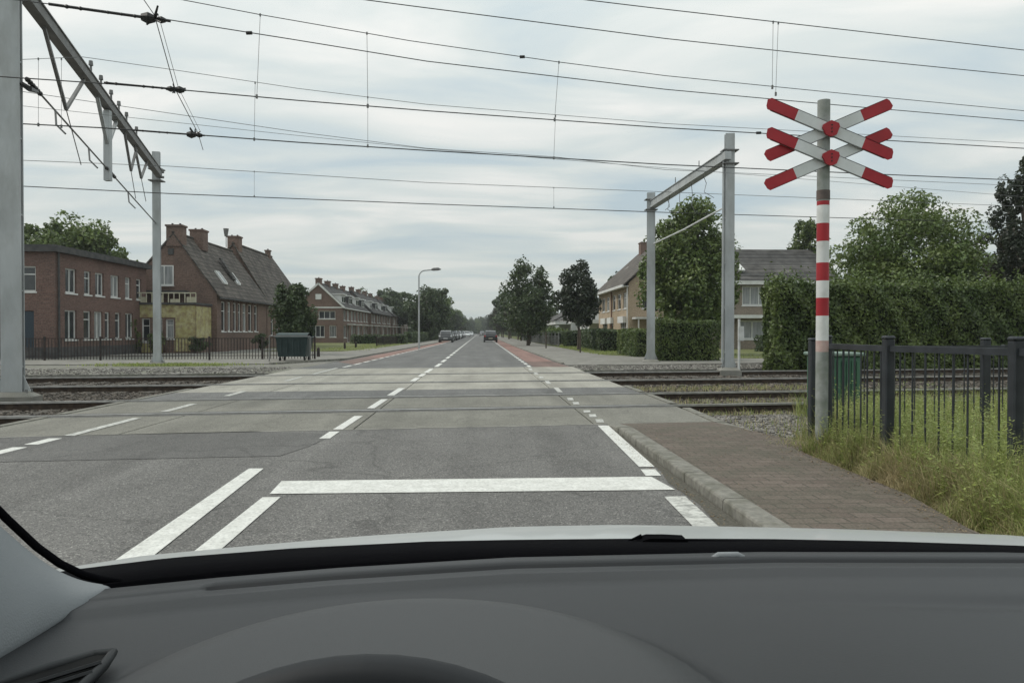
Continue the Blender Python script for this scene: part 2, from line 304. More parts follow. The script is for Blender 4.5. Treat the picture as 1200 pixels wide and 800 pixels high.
M_hedge = leafmat('hedge_leaf', (0.068, 0.106, 0.027), (0.138, 0.182, 0.05), 0.5, 0.25)
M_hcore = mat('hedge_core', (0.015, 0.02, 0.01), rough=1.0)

# ------------------------------------------------------------------ builders
class MB:
    def __init__(self): self.v = []; self.f = []; self.m = []; self.mi = 0
    def face(self, idx): self.f.append(tuple(idx)); self.m.append(self.mi)
    def add(self, vs): n = len(self.v); self.v += [tuple(p) for p in vs]; return n
    def box(self, x0, x1, y0, y1, z0, z1, R=None, c=None):
        vs = [Vector((x, y, z)) for z in (z0, z1) for x, y in ((x0, y0), (x1, y0), (x1, y1), (x0, y1))]
        if R is not None: vs = [R @ p + (c or Vector((0, 0, 0))) for p in vs]
        n = self.add(vs)
        for q in ((3, 2, 1, 0), (4, 5, 6, 7), (0, 1, 5, 4), (1, 2, 6, 5), (2, 3, 7, 6), (3, 0, 4, 7)): self.face([n+i for i in q])
        return self
    def bevbox(self, x0, x1, y0, y1, z0, z1, b):
        ring = [(x0+b, y0), (x1-b, y0), (x1, y0+b), (x1, y1-b), (x1-b, y1), (x0+b, y1), (x0, y1-b), (x0, y0+b)]
        cx, cy = (x0+x1)/2, (y0+y1)/2
        def ins(r, d): return [(x+(-d if x > cx else d), y+(-d if y > cy else d)) for x, y in r]
        rows = [(ins(ring, b*0.8), z0), (ring, z0+b), (ring, z1-b), (ins(ring, b*0.8), z1)]
        base = []
        for r, z in rows: base.append(self.add([(x, y, z) for x, y in r]))
        for a in range(3):
            for i in range(8): j = (i+1) % 8; self.face([base[a]+i, base[a]+j, base[a+1]+j, base[a+1]+i])
        self.face([base[0]+i for i in range(7, -1, -1)]); self.face([base[3]+i for i in range(8)])
        return self
    def prism(self, poly, z0, z1):                     # poly [(x,y)] counter-clockwise
        n = self.add([(x, y, z0) for x, y in poly]+[(x, y, z1) for x, y in poly]); k = len(poly)
        self.face([n+i for i in range(k-1, -1, -1)]); self.face([n+k+i for i in range(k)])
        for i in range(k): j = (i+1) % k; self.face([n+i, n+j, n+k+j, n+k+i])
        return self
    def extr(self, pts, d):                            # planar polygon extruded along vector d
        d = Vector(d); k = len(pts); n = self.add([Vector(p) for p in pts]+[Vector(p)+d for p in pts])
        self.face([n+i for i in range(k)]); self.face([n+k+i for i in range(k-1, -1, -1)])
        for i in range(k): j = (i+1) % k; self.face([n+j, n+i, n+k+i, n+k+j])
        return self
    def tube(self, pts, r, n=8, cap=True):
        pts = [Vector(p) for p in pts]; rr = r if isinstance(r, (list, tuple)) else [r]*len(pts); rings = []
        up = None
        for i, p in enumerate(pts):
            t = (pts[min(i+1, len(pts)-1)]-pts[max(i-1, 0)]).normalized()
            if up is None:
                up = Vector((0, 0, 1)) if abs(t.z) < 0.9 else Vector((1, 0, 0))
            a = t.cross(up).normalized(); b = a.cross(t).normalized(); up = b
            rings.append(self.add([p+(a*math.cos(2*math.pi*k/n)+b*math.sin(2*math.pi*k/n))*rr[i] for k in range(n)]))
        for i in range(len(pts)-1):
            for k in range(n): j = (k+1) % n; self.face([rings[i]+k, rings[i]+j, rings[i+1]+j, rings[i+1]+k])
        if cap: self.face([rings[0]+k for k in range(n-1, -1, -1)]); self.face([rings[-1]+k for k in range(n)])
        return self
    def beam(self, a, b, wd, ht):                      # rectangular bar from a to b
        a = Vector(a); b = Vector(b); t = (b-a).normalized()
        up = Vector((0, 0, 1)) if abs(t.z) < 0.95 else Vector((0, 1, 0))
        s = t.cross(up).normalized(); u2 = s.cross(t).normalized()
        q = [s*(-wd/2)-u2*(ht/2), s*(wd/2)-u2*(ht/2), s*(wd/2)+u2*(ht/2), s*(-wd/2)+u2*(ht/2)]
        n = self.add([a+x for x in q]+[b+x for x in q])
        for f in ((0, 3, 2, 1), (4, 5, 6, 7), (0, 1, 5, 4), (1, 2, 6, 5), (2, 3, 7, 6), (3, 0, 4, 7)): self.face([n+i for i in f])
        return self
    def grid(self, rows, closed=False):
        idx = [self.add(r) for r in rows]; w_ = len(rows[0])
        for i in range(len(rows)-1):
            for j in range(w_-1): self.face([idx[i]+j, idx[i]+j+1, idx[i+1]+j+1, idx[i+1]+j])
            if closed: self.face([idx[i]+w_-1, idx[i], idx[i+1], idx[i+1]+w_-1])
        return self
    def sheet(self, poly, z):
        n = self.add([(p[0], p[1], z) for p in poly]); self.face([n+i for i in range(len(poly))]); return self
    def build(self, name, mats, parent=None, smooth=False, org=None):
        me = bpy.data.meshes.new(name)
        o = bpy.data.objects.new(name, me); col.objects.link(o)
        off = Vector((0, 0, 0))
        if parent is not None:
            o.parent = parent
            r = parent
            while r.parent is not None: r = r.parent
            off = Vector(r.location)
        elif org is not None: off = Vector(org); o.location = off
        me.from_pydata([(p[0]-off.x, p[1]-off.y, p[2]-off.z) for p in self.v], [], self.f)
        if not isinstance(mats, (list, tuple)): mats = [mats]
        for m in mats: me.materials.append(m)
        if len(mats) > 1: me.polygons.foreach_set('material_index', self.m)
        if smooth: me.polygons.foreach_set('use_smooth', [True]*len(self.f))
        me.update()
        return o

def tag(o, label, cat, group=None):
    o['label'] = label; o['category'] = cat
    if group: o['group'] = group
    return o
def thing(name, loc, label, cat, group=None):
    o = bpy.data.objects.new(name, None); col.objects.link(o); o.location = loc; o.empty_display_size = 0.3
    return tag(o, label, cat, group)
def struct(o, kind='structure'):
    o['kind'] = kind; return o
def copy_tree(o, parent=None):
    c = o.copy(); col.objects.link(c)
    if parent is not None: c.parent = parent
    for ch in list(o.children): copy_tree(ch, c)
    return c
def smoothshade(o, ang=40):
    me = o.data; me.polygons.foreach_set('use_smooth', [True]*len(me.polygons))
    try: me.set_sharp_from_angle(angle=math.radians(ang))
    except Exception: pass
    return o
def raw_mesh(name, verts, nper, mat_):
    """numpy: verts (n*nper,3) -> separate nper-gons"""
    n = len(verts)//nper
    me = bpy.data.meshes.new(name); me.vertices.add(len(verts)); me.vertices.foreach_set('co', verts.astype(np.float32).ravel())
    me.loops.add(n*nper); me.loops.foreach_set('vertex_index', np.arange(n*nper, dtype=np.int32))
    me.polygons.add(n); me.polygons.foreach_set('loop_start', np.arange(0, n*nper, nper, dtype=np.int32))
    me.polygons.foreach_set('loop_total', np.full(n, nper, dtype=np.int32))
    me.materials.append(mat_); me.update(); me.validate()
    return me

# ------------------------------------------------------------------ setting: ground, tracks bed, road
K = 0.13                                   # the tracks run slightly askew to the road
RAILS = [12.75, 15.35, 19.7, 23.6]
def yk(x, y0): return y0 + K*x
XL, XR = -6.55, 3.42                       # edges of the crossing deck
b = MB(); b.sheet([(-1500, -60), (1500, -60), (1500, 3000), (-1500, 3000)], -0.45)
struct(b.build('ground', M_ground))
BY0, BY1 = 11.3, 25.6
bb = MB()
for x0, x1 in ((-160, XL), (XR, 160)):
    bb.sheet([(x0, yk(x0, BY0) if x0 > -100 else -10), (x1, yk(x1, BY0)), (x1, yk(x1, BY1)), (x0, yk(x0, BY1))], -0.16)
struct(bb.build('ballast', M_ballast))
# far ground slab beyond the tracks (gravelly), near ground slab to the right
gf = MB()
for x0, x1 in ((-160, XL), (XR, 160)):
    gf.prism([(x0, yk(x0, BY1)), (x1, yk(x1, BY1)), (x1, 140), (x0, 140)], -0.44, -0.03)
struct(gf.build('far_bank', M_gravel))
gn = MB(); gn.prism([(XR+.01, -8), (60, -8), (60, yk(60, BY0)), (XR+.01, yk(XR, BY0))], -0.44, -0.04)
struct(gn.build('gravel_bank', M_gravel))
gl = MB(); gl.prism([(-60, -8), (XL-2.5, -8), (XL-2.5, yk(XL-2.5, BY0)), (-60, yk(-60, BY0))], -0.44, -0.05)
struct(gl.build('left_bank', M_gravel))
# lawns and open ground far away
fl = MB()
fl.prism([(6.6, 36), (60, 44), (60, 900), (6.6, 900)], -0.44, 0.0)
fl.prism([(-70, 60), (-8.6, 52), (-7.4, 150), (-7.4, 900), (-70, 900)], -0.44, 0.0)
struct(fl.build('lawn', M_lawn))

YC0, YC1 = 10.3, 27.6
rd = MB()
rd.prism([(-10.5, -8), (1.765, -8), (1.765, yk(1.765, YC0)-.03), (XL, yk(XL, YC0)-.03), (-10.5, yk(-10.5, YC0)-.03)], -0.44, 0.0)   # near carriageway
road = struct(rd.build('road', M_asph))
pc = MB(); pc.sheet([(-6.5, 7.55), (-2.1, 7.95), (-1.95, 8.6), (-1.85, 9.6), (-3.0, 9.95), (-6.9, 9.35)], 0.004)
pc.build('asphalt_patch', M_asph2, road)
YC0, YC1 = 10.3, 27.6
ck = MB()
def deck(x0, x1, ya, yb, mi):
    ck.mi = mi
    ck.prism([(x0, yk(x0, ya)), (x1, yk(x1, ya)), (x1, yk(x1, yb)), (x0, yk(x0, yb))], -0.42, 0.0)
gap = 0.12
edges = [YC0]+[r for r in RAILS]+[YC1]
segs = [(YC0, RAILS[0]-gap, 0), (RAILS[0]+gap, RAILS[1]-gap, 0), (RAILS[1]+gap, 17.2, 2), (17.21, RAILS[2]-gap, 1),
        (RAILS[2]+gap, RAILS[3]-gap, 1), (RAILS[3]+gap, YC1, 1)]
for ya, yb, mi in segs:
    cuts = [XL, -4.6, -1.7, 1.6, XR]
    if mi == 2: cuts = [XL, XR]
    for i in range(len(cuts)-1): deck(cuts[i]+(0.012 if i else 0), cuts[i+1]-(0.012 if i < len(cuts)-2 else 0), ya, yb, mi)
for r in RAILS:
    ck.mi = 3
    for sg in (-1, 1):
        ya, yb = (r+sg*(gap), r+sg*(gap+.14)); ya, yb = min(ya, yb), max(ya, yb)
        ck.prism([(XL+.01, yk(XL, ya)), (XR-.01, yk(XR, ya)), (XR-.01, yk(XR, yb)), (XL+.01, yk(XL, yb))], -0.1, 0.003)
crossing = struct(ck.build('crossing_deck', [M_conc, M_conc2, M_asph3, M_asph2]))
jt = MB()
for x0, x1 in ((XL, XR),):
    jt.beam((x0, yk(x0, YC0-0.01), -0.004), (x1, yk(x1, YC0-0.01), -0.004), 0.055, 0.016)
jt.build('joint_strip', M_jstrip, crossing)
# near joint: pale line where asphalt meets concrete; pale kerb stones along the deck edges
ks = MB()
def kstones(pts, wdt, zt):
    for i in range(len(pts)-1):
        a, c_ = Vector((*pts[i], 0)), Vector((*pts[i+1], 0)); n = max(1, int((c_-a).length/0.95))
        for k in range(n):
            p = a.lerp(c_, (k+0.02)/n); q = a.lerp(c_, (k+0.98)/n)
            ks.beam((p.x, p.y, zt-0.12), (q.x, q.y, zt-0.12), wdt, 0.24)
kstones([(3.50, yk(3.5, BY0)+.9), (3.42, 10.6), (3.50, 9.3), (3.85, 8.35)], 0.13, 0.016)
kstones([(3.50, yk(3.5, RAILS[0])+.3), (3.50, yk(3.5, RAILS[1])-.3)], 0.13, 0.012)
kstones([(3.50, yk(3.5, RAILS[1])+.3), (3.50, yk(3.5, 17.6))], 0.13, 0.012)
kstones([(-6.62, yk(-6.6, YC0)), (-6.62, yk(-6.6, RAILS[0])-.2)], 0.13, 0.012)
kstones([(-6.62, yk(-6.6, RAILS[0])+.2), (-6.62, yk(-6.6, RAILS[1])-.2)], 0.13, 0.012)
kstones([(-6.62, yk(-6.6, RAILS[1])+.2), (-6.62, yk(-6.6, 18.3))], 0.13, 0.012)
struct(ks.build('edge_stones', M_kerb))
gd = MB(); gd.sheet([(1.62, 2.5), (1.762, 2.5), (1.762, 10.2), (1.72, 10.2), (1.69, 9.3), (1.71, 8.5), (1.66, 7.6), (1.69, 7.0), (1.62, 6.4), (1.65, 5.6), (1.60, 5.0)], 0.003)
gd.build('gutter_dirt', M_gdirt, road)
# far carriageway
fr = MB()
fr.prism([(XL, yk(XL, YC1)), (XR, yk(XR, YC1)), (3.25, 40), (3.05, 60), (3.0, 900), (-5.2, 900), (-5.2, 85), (-5.9, 50), (-6.3, 34)], -0.40, -0.004)
froad = struct(fr.build('far_road', M_asph3))
cy = MB()
cy.sheet([(1.98, yk(2, 32.5)), (3.2, yk(3, 32.5)), (3.05, 60), (3.0, 420), (1.98, 420)], 0.0)
cy.sheet([(-6.0, 40), (-4.98, 38), (-4.55, 60), (-4.3, 84), (-4.3, 300), (-5.15, 300), (-5.2, 85), (-5.6, 58)], 0.0)
cy.build('cycle_lane', M_red, froad)
cy2 = MB(); cy2.sheet([(1.98, yk(2, YC1)+.02), (3.38, yk(3.4, YC1)+.02), (3.2, yk(3, 32.4)), (1.98, yk(2, 32.4))], 0.0)
cy2.sheet([(-6.2, 33), (-5.1, 30.5), (-4.98, 37.9), (-6.0, 39.9)], 0.0)
cy2.build('faded_cycle_lane', M_redbr, froad)
# kerbs and pavements
kb = MB()
def kerb_run(pts, wdt, z0, z1, mb, seg=1.0):
    for i in range(len(pts)-1):
        a, c_ = Vector(pts[i]), Vector(pts[i+1]); n = max(1, int((c_-a).length/seg)); d = (c_-a).normalized(); s = Vector((d.y, -d.x))
        for k in range(n):
            p = a.lerp(c_, (k+0.006/seg)/n); q = a.lerp(c_, (k+1-0.006/seg)/n)
            h0 = z1
            prof = [(0.0, z0), (0.012, h0-0.018), (0.02, h0-0.005), (0.032, h0), (wdt-0.01, h0), (wdt, h0-0.006), (wdt, z0)]
            r1 = [(p.x+s.x*t_, p.y+s.y*t_, z) for t_, z in prof]; r2 = [(q.x+s.x*t_, q.y+s.y*t_, z) for t_, z in prof]
            n0 = mb.add(r1); n1 = mb.add(r2); kk = len(prof)
            for j in range(kk-1): mb.face([n0+j, n1+j, n1+j+1, n0+j+1])
            mb.face([n0+j for j in range(kk)]); mb.face([n1+j for j in range(kk-1, -1, -1)])
kerb_run([(1.77, -6), (1.77, 9.6)], 0.19, -0.4, 0.078, kb)
# dropped last stone
p0, p1 = (1.73, 9.6), (1.73, 10.35)
n0 = kb.add([(1.77, 9.605, -.3), (1.78, 9.605, .06), (1.80, 9.605, .078), (1.96, 9.605, .078), (1.96, 9.605, -.3)])
n1 = kb.add([(1.77, 10.47, -.3), (1.78, 10.47, .0), (1.80, 10.47, .012), (1.96, 10.47, .012), (1.96, 10.47, -.3)])
for j in range(4): kb.face([n0+j, n1+j, n1+j+1, n0+j+1])
kb.face([n1+4, n1+3, n1+2, n1+1, n1])
kerb = struct(kb.build('kerb', M_kerb))
kf = MB()
kerb_run([(3.26, 30.5), (3.26, 40), (3.06, 60), (3.01, 400)], 0.15, -0.3, 0.05, kf, 3)
kerb_run([(-5.21, 400), (-5.21, 85), (-5.91, 50), (-6.32, 36), (-8.5, 31.0)], 0.15, -0.3, 0.06, kf, 3)
struct(kf.build('far_kerb', M_kerb))
pv = MB()
outer = [(3.0, -6), (3.02, 3), (3.08, 4.6), (3.26, 5.6), (3.29, 6.6), (3.32, 7.6), (3.62, 8.35), (3.40, 9.3), (3.34, 10.70)]
rows = []
poly = [(1.965, -6)]+outer[:-1]+[(3.36, 9.7), (1.965, 9.6)]
pv.prism(poly, -0.4, 0.062)
n = pv.add([(1.965, 9.602, .061), (3.36, 9.702, .061), (3.345, 10.70, .008), (1.965, 10.53, .008)]); pv.face([n, n+1, n+2, n+3])
pv.prism([(1.965, 9.602), (3.36, 9.702), (3.345, 10.70), (1.965, 10.53)], -.4, -.01)
struct(pv.build('brick_pavement', M_pave))
pf = MB()
pf.prism([(3.42, yk(3.4, YC1)+1.2), (13, 31.2), (30, 33.5), (30, 35.5), (9.5, 36.5), (7.0, 42), (6.6, 60), (6.3, 400), (3.18, 400), (3.22, 60), (3.42, 40)], -0.4, 0.012)
pf.prism([(-60, 28.5), (-8.6, 31.2), (-6.5, 36.2), (-6.1, 50), (-5.38, 85), (-5.38, 400), (-7.4, 400), (-7.4, 90), (-9.0, 52), (-12, 35.2), (-60, 33.5)], -0.4, 0.008)
pf.prism([(-60, 37.5), (-21.5, 37.5), (-16.5, 44), (-14, 60), (-60, 60)], -0.4, 0.004)
struct(pf.build('far_pavement', M_pavef))

# ------------------------------------------------------------------ road markings
def marks(quads, name, parent, m, z=0.006):
    q_ = MB()
    for q in quads: q_.sheet(q, z)
    return q_.build(name, m, parent)
def strip(x0, x1, w_, ya, yb): return [(x0-w_/2, ya), (x0+w_/2, ya), (x1+w_/2, yb), (x1-w_/2, yb)]
def Yv(v): return 1144.0/(v-389.0)
marks([[(-1.69, 6.08), (1.60, 6.10), (1.53, 6.66), (-1.73, 6.60)]], 'stop_line', road, M_paint)
marks([[(-1.87, 4.0), (-2.06, 4.0), (-2.20, 7.22), (-2.06, 7.22)][::-1]], 'solid_line', road, M_paint)
marks([[(-1.66, 1.5), (-1.50, 1.5), (-1.57, 5.96), (-1.71, 5.96)]], 'centre_line', road, M_paint)
marks([strip(1.60, 1.70, 0.15, 7.15, 10.35), strip(1.56, 1.58, 0.14, 6.70, 7.02)], 'edge_line', road, M_paint)
marks([strip(1.50, 1.53, 0.17, 4.9, 5.85)], 'worn_edge_line', road, M_paintw)
cl = []
for va, vb in ((513, 505), (502.5, 487), (478, 467.5), (463, 454.5), (446.5, 442.5), (441, 437.5), (436.5, 432)):
    ya, yb = Yv(va), Yv(vb)
    x = lambda y: -1.90+0.22*min(1, max(0, (y-10)/20.0))
    cl.append(strip(x(ya), x(yb), 0.13 if ya < 15 else 0.15, ya, yb))
near_cl = [q for q in cl if q[0][1] < 10.2]; mid_cl = [q for q in cl if q[0][1] >= 10.2]
marks(near_cl, 'centre_dash', road, M_paint); marks(mid_cl, 'centre_dash', crossing, M_paint)
d = []; y = 28.2
while y < 420: d.append(strip(-1.66, -1.64, 0.16, y, y+2.9)); y += 4.4
d2 = []; y = 27.9
while y < 300: d2.append(strip(1.84, 1.84, 0.13, y, y+1.3)); d2.append(strip(-5.05+min(0.8, (y-28)*0.015), -5.05+min(0.8, (y+2-28)*0.015), 0.13, y, y+1.6)); y += 2.2
marks(d, 'centre_dash', froad, M_paint, 0.004); marks(d2, 'edge_dash', froad, M_paint, 0.004)
de = []
for va, vb in ((496, 491.5), (489.5, 485.5), (484, 481), (474.5, 471), (469.5, 466), (460, 453.5), (450, 446), (443.5, 441), (439, 436), (434, 431.5)):
    ya, yb = Yv(va), Yv(vb); de.append(strip(1.72, 1.76, 0.11, ya, ya+(yb-ya)*.85))
marks(de, 'edge_dash', crossing, M_paintw)
dl = []; dn = []
for va, vb in ((529, 521), (518, 511)):
    dn.append(strip(-5.18, -5.18, 0.16, Yv(va), Yv(vb)))
for va, vb in ((508, 488), (481, 472), (463, 457.5), (446, 441), (438, 430.8)):
    dl.append(strip(-5.15, -5.18, 0.13, Yv(va), Yv(vb)))
marks(dn, 'left_edge_dash', road, M_paint); marks(dl, 'left_edge_dash', crossing, M_paintw)

# ------------------------------------------------------------------ railway tracks
for ti, (r0, r1) in enumerate(((RAILS[0], RAILS[1]), (RAILS[2], RAILS[3]))):
    lab = ('nearer railway track with rusty rails set into the concrete crossing', 'farther railway track crossing the road beyond the first one')[ti]
    t = thing('railway_track', (0, (r0+r1)/2, -0.16), lab, 'railway track')
    for r in (r0, r1):
        m = MB(); xa, xb = -60, 60
        prof = [(-0.065, -0.165), (-0.065, -0.15), (-0.012, -0.135), (-0.012, -0.045), (-0.042, -0.035), (-0.042, 0.0), (0.042, 0.0), (0.042, -0.035), (0.012, -0.045), (0.012, -0.135), (0.065, -0.15), (0.065, -0.165)]
        rr = [[(x_, yk(x_, r)+a_, z_+0.012) for a_, z_ in prof] for x_ in (xa, xb)]
        n0 = m.add(rr[0]); n1 = m.add(rr[1]); kk = len(prof)
        for j in range(kk):
            jj = (j+1) % kk; m.mi = 1 if j in (4, 5, 6) else 0
            m.face([n0+j, n0+jj, n1+jj, n1+j])
        m.build('rail', [M_railside, M_railtop], t)
    xs = [x*0.72-18 for x in range(0, 16)]+[4.0+x*0.72 for x in range(0, 28)]
    for x_ in xs:
        m = MB(); yc = yk(x_, (r0+r1)/2); hl = (r1-r0)/2+0.5
        m.box(x_-0.13, x_+0.13, yc-hl, yc+hl, -0.26, -0.135)
        m.build('sleeper', M_sleeper, t)

# loose ballast stones beside the crossing, in view
def stones(n, fn, smin, smax, name, m_=None):
    vs = []; fs = []
    base = np.array([(1, 0, 0), (-1, 0, 0), (0, 1, 0), (0, -1, 0), (0, 0, 1), (0, 0, -1)], float)
    tri = [(0, 2, 4), (2, 1, 4), (1, 3, 4), (3, 0, 4), (2, 0, 5), (1, 2, 5), (3, 1, 5), (0, 3, 5)]
    k = 0
    for i in range(n):
        x_, y_, z_ = fn(); s = rnd.uniform(smin, smax)
        v = base*np.array([s*rnd.uniform(.7, 1.3), s*rnd.uniform(.7, 1.3), s*rnd.uniform(.5, .9)])
        a = rnd.uniform(0, 6.28); c_, s_ = math.cos(a), math.sin(a)
        tl = rnd.uniform(-.7, .7)
        v = v @ np.array([[c_, s_, 0], [-s_, c_, 0], [0, 0, 1]]) @ np.array([[1, 0, 0], [0, math.cos(tl), math.sin(tl)], [0, -math.sin(tl), math.cos(tl)]])
        v = v+np.array([x_, y_, z_+s*0.25]); vs += v.tolist(); fs += [(a_+k, b_+k, c2+k) for a_, b_, c2 in tri]; k += 6
    m = MB(); m.v = vs; m.f = fs; m.m = [0]*len(fs)
    return struct(m.build(name, m_ or M_stone), 'stuff')
def fn1():
    x_ = rnd.uniform(3.6, 8.5); return x_, rnd.uniform(8.2+max(0, (3.9-x_))*2, yk(x_, BY0)), -0.04
stones(9000, fn1, 0.016, 0.034, 'gravel')
def fn2():
    x_ = XR+0.2+abs(rnd.gauss(0, 7)); 
    if rnd.random() < 0.4: x_ = XL-0.2-abs(rnd.gauss(0, 5))
    return x_, rnd.uniform(yk(x_, BY0), yk(x_, BY1)), -0.155
stones(20000, fn2, 0.022, 0.05, 'track_ballast', M_stoned)
def fn3():
    x_ = rnd.uniform(3.6, 16) if rnd.random() < 0.6 else rnd.uniform(-18, -7)
    return x_, yk(x_, rnd.uniform(BY1, BY1+4)), -0.03
stones(5000, fn3, 0.022, 0.045, 'bank_gravel')

# ------------------------------------------------------------------ grass
def blades(name, pts, hts, wid, m, curve=0.5):
    n = len(pts); pts = np.asarray(pts, float); h = np.asarray(hts)[:, None]
    a = rng.uniform(0, 2*np.pi, n); dirv = np.stack([np.cos(a), np.sin(a), np.zeros(n)], 1)
    side = np.stack([-np.sin(a), np.cos(a), np.zeros(n)], 1)*(np.asarray(wid)/2)[:, None]
    a2 = a+rng.uniform(-1, 1, n); side = np.stack([-np.sin(a2), np.cos(a2), np.zeros(n)], 1)*(np.asarray(wid)/2)[:, None]
    bend = rng.uniform(0.1, curve, n)[:, None]*h
    up = np.array([0, 0, 1.0])
    p0 = pts; p1 = pts+up*h*0.5+dirv*bend*0.25; p2 = pts+up*h*(0.92-0.25*bend/h)+dirv*bend
    V = np.stack([p0-side, p0+side, p1+side*0.8, p1-side*0.8, p2], 1).reshape(-1, 3)
    idx = np.arange(n)*5
    me = bpy.data.meshes.new(name); me.vertices.add(n*5); me.vertices.foreach_set('co', V.astype(np.float32).ravel())
    loops = np.stack([idx, idx+1, idx+2, idx+3, idx+3, idx+2, idx+4], 1).ravel()
    me.loops.add(n*7); me.loops.foreach_set('vertex_index', loops.astype(np.int32))
    st = np.stack([np.arange(n)*7, np.arange(n)*7+4], 1).ravel(); tt = np.tile([4, 3], n)
    me.polygons.add(n*2); me.polygons.foreach_set('loop_start', st.astype(np.int32)); me.polygons.foreach_set('loop_total', tt.astype(np.int32))
    me.materials.append(m); me.update(); me.validate()
    o = bpy.data.objects.new(name, me); col.objects.link(o); return struct(o, 'stuff')
def edge_x(y):                            # outer edge of the brick pavement
    ys = [p[1] for p in outer]; xs = [p[0] for p in outer]; return float(np.interp(y, ys, xs))
def fence_near(x):                        # front fence line
    return 8.25-1.13*(x-3.62)
M_leafw = leafmat('weed_leaf', (0.22, 0.28, 0.06), (0.34, 0.38, 0.12), 0.35, 0.35)
M_dead = mat('dead_leaf', (0.16, 0.11, 0.06), (0.26, 0.20, 0.12), 5, 0.8, island=.4)
def weeds():
    P1 = []; H1 = []; W1 = []; P2 = []; H2 = []; W2 = []
    def put(dry, x_, y, z, h, w_):
        if dry: P2.append((x_, y, z)); H2.append(h); W2.append(w_)
        else: P1.append((x_, y, z)); H1.append(h); W1.append(w_)
    for i in range(78000):
        y = rnd.uniform(2.8, 8.9); ex = edge_x(y)
        x_ = ex-0.05+abs(rnd.gauss(0, .75)) if rnd.random() < .7 else rnd.uniform(ex, ex+4.5)
        if x_ > 8: continue
        ragged = 0.07*math.sin(y*9.1)+0.05*math.sin(y*23.7+1)
        dd = x_-ex+ragged
        if y > 8.0 and x_ < 3.95 and rnd.random() < .8: continue
        clump = 0.5+0.5*math.sin(x_*5.1+1.3*math.sin(y*3.7))*math.sin(y*4.3+x_)
        if dd < 0.0: continue
        tall = min(1, max(0, dd/0.36))
        h = (0.06+0.42*tall**1.2)*rnd.uniform(0.35, 1.3)*(0.55+0.65*clump)
        dryp = 0.12+0.72*math.exp(-((dd-0.12)/0.38)**2)*(0.45+0.75*(0.5+0.5*math.sin(y*1.9+2.6)))
        put(rnd.random() < dryp, x_, y, -0.04, h, rnd.uniform(.003, .0075))
    for i in range(22000):                 # growth behind the fence up to the track
        x_ = rnd.uniform(3.8, 10.5); y = rnd.uniform(6.5, yk(x_, BY0)-0.1)
        if x_ < 5.0 and y > 9.0: continue
        put(rnd.random() < .15, x_, y, -.04, rnd.uniform(.15, .62), rnd.uniform(.005, .011))
    for i in range(5200):                 # weeds along the ballast
        x_ = rnd.uniform(3.6, 9); y = rnd.choice([rnd.gauss(yk(x_, 14.0), .5), rnd.gauss(yk(x_, 12.0), .25), rnd.gauss(yk(x_, 17.8), .4), rnd.uniform(8.4, 11)])
        put(rnd.random() < .6, x_, y, -0.14 if y > yk(x_, BY0) else -0.04, rnd.uniform(.04, .17), .008)
    for i in range(1100):                 # tuft at the foot of the pole
        put(rnd.random() < .65, rnd.gauss(3.62, .2), rnd.gauss(8.05, .2), -.03, rnd.uniform(.05, .22), .006)
    for k in range(6):                     # grass in the pavement joints
        pass
    blades('tall_grass', P1, H1, W1, M_grass, 0.75); blades('dry_grass', P2, H2, W2, M_dry, 1.0)
    # leafy weed stalks through and behind the fence
    V = []
    for i in range(1050):
        y = rnd.uniform(4.0, 10.0); x_ = edge_x(y)+0.16+abs(rnd.gauss(0, .95))
        if x_ < 4.5 and y > 8.4: continue
        hh = rnd.uniform(.3, .85)*(.5+.5*min(1, max(0, (x_-3.25)/.5))); lx, ly = rnd.uniform(-.15, .15), rnd.uniform(-.15, .15)
        for k in range(rnd.randint(26, 48)):
            t_ = rnd.uniform(0.1, 1); a = rnd.uniform(0, 6.28); s = rnd.uniform(.010, .026)*(1.2-0.5*t_)
            c_ = Vector((x_+lx*t_, y+ly*t_, -0.04+hh*t_)); dv = Vector((math.cos(a), math.sin(a), rnd.uniform(-.3, .6))).normalized()
            sv = dv.cross(Vector((rnd.uniform(-.4, .4), rnd.uniform(-.4, .4), 1))).normalized()*s*0.4
            V += [c_, c_+dv*s+sv, c_+dv*s*2.3, c_+dv*s-sv]
    me = raw_mesh('weed_leaves', np.array([tuple(p) for p in V]), 4, M_leafw); o = bpy.data.objects.new('weeds', me); col.objects.link(o); struct(o, 'stuff')
    # dead leaves and crumbs of soil along the pavement edge and in the gutter
    V = []
    for i in range(900):
        y = rnd.uniform(3.5, 9.5)
        if rnd.random() < .65: x_ = edge_x(y)-abs(rnd.gauss(0, .10)); z = .066
        elif rnd.random() < .8: x_ = 1.70-abs(rnd.gauss(0, .06)); z = .004
        else: x_ = rnd.uniform(2.0, 3.2); z = .066
        s = rnd.uniform(.004, .014); a = rnd.uniform(0, 6.28)
        d1 = Vector((math.cos(a), math.sin(a), 0))*s; d2 = Vector((-math.sin(a), math.cos(a), 0))*s*.5; u_ = Vector((0, 0, rnd.uniform(.002, .008)))
        c_ = Vector((x_, y, z)); V += [c_-d1, c_+d2+u_, c_+d1, c_-d2+u_]
    me = raw_mesh('litter', np.array([tuple(p) for p in V]), 4, M_dead); o = bpy.data.objects.new('leaf_litter', me); col.objects.link(o); struct(o, 'stuff')
weeds()
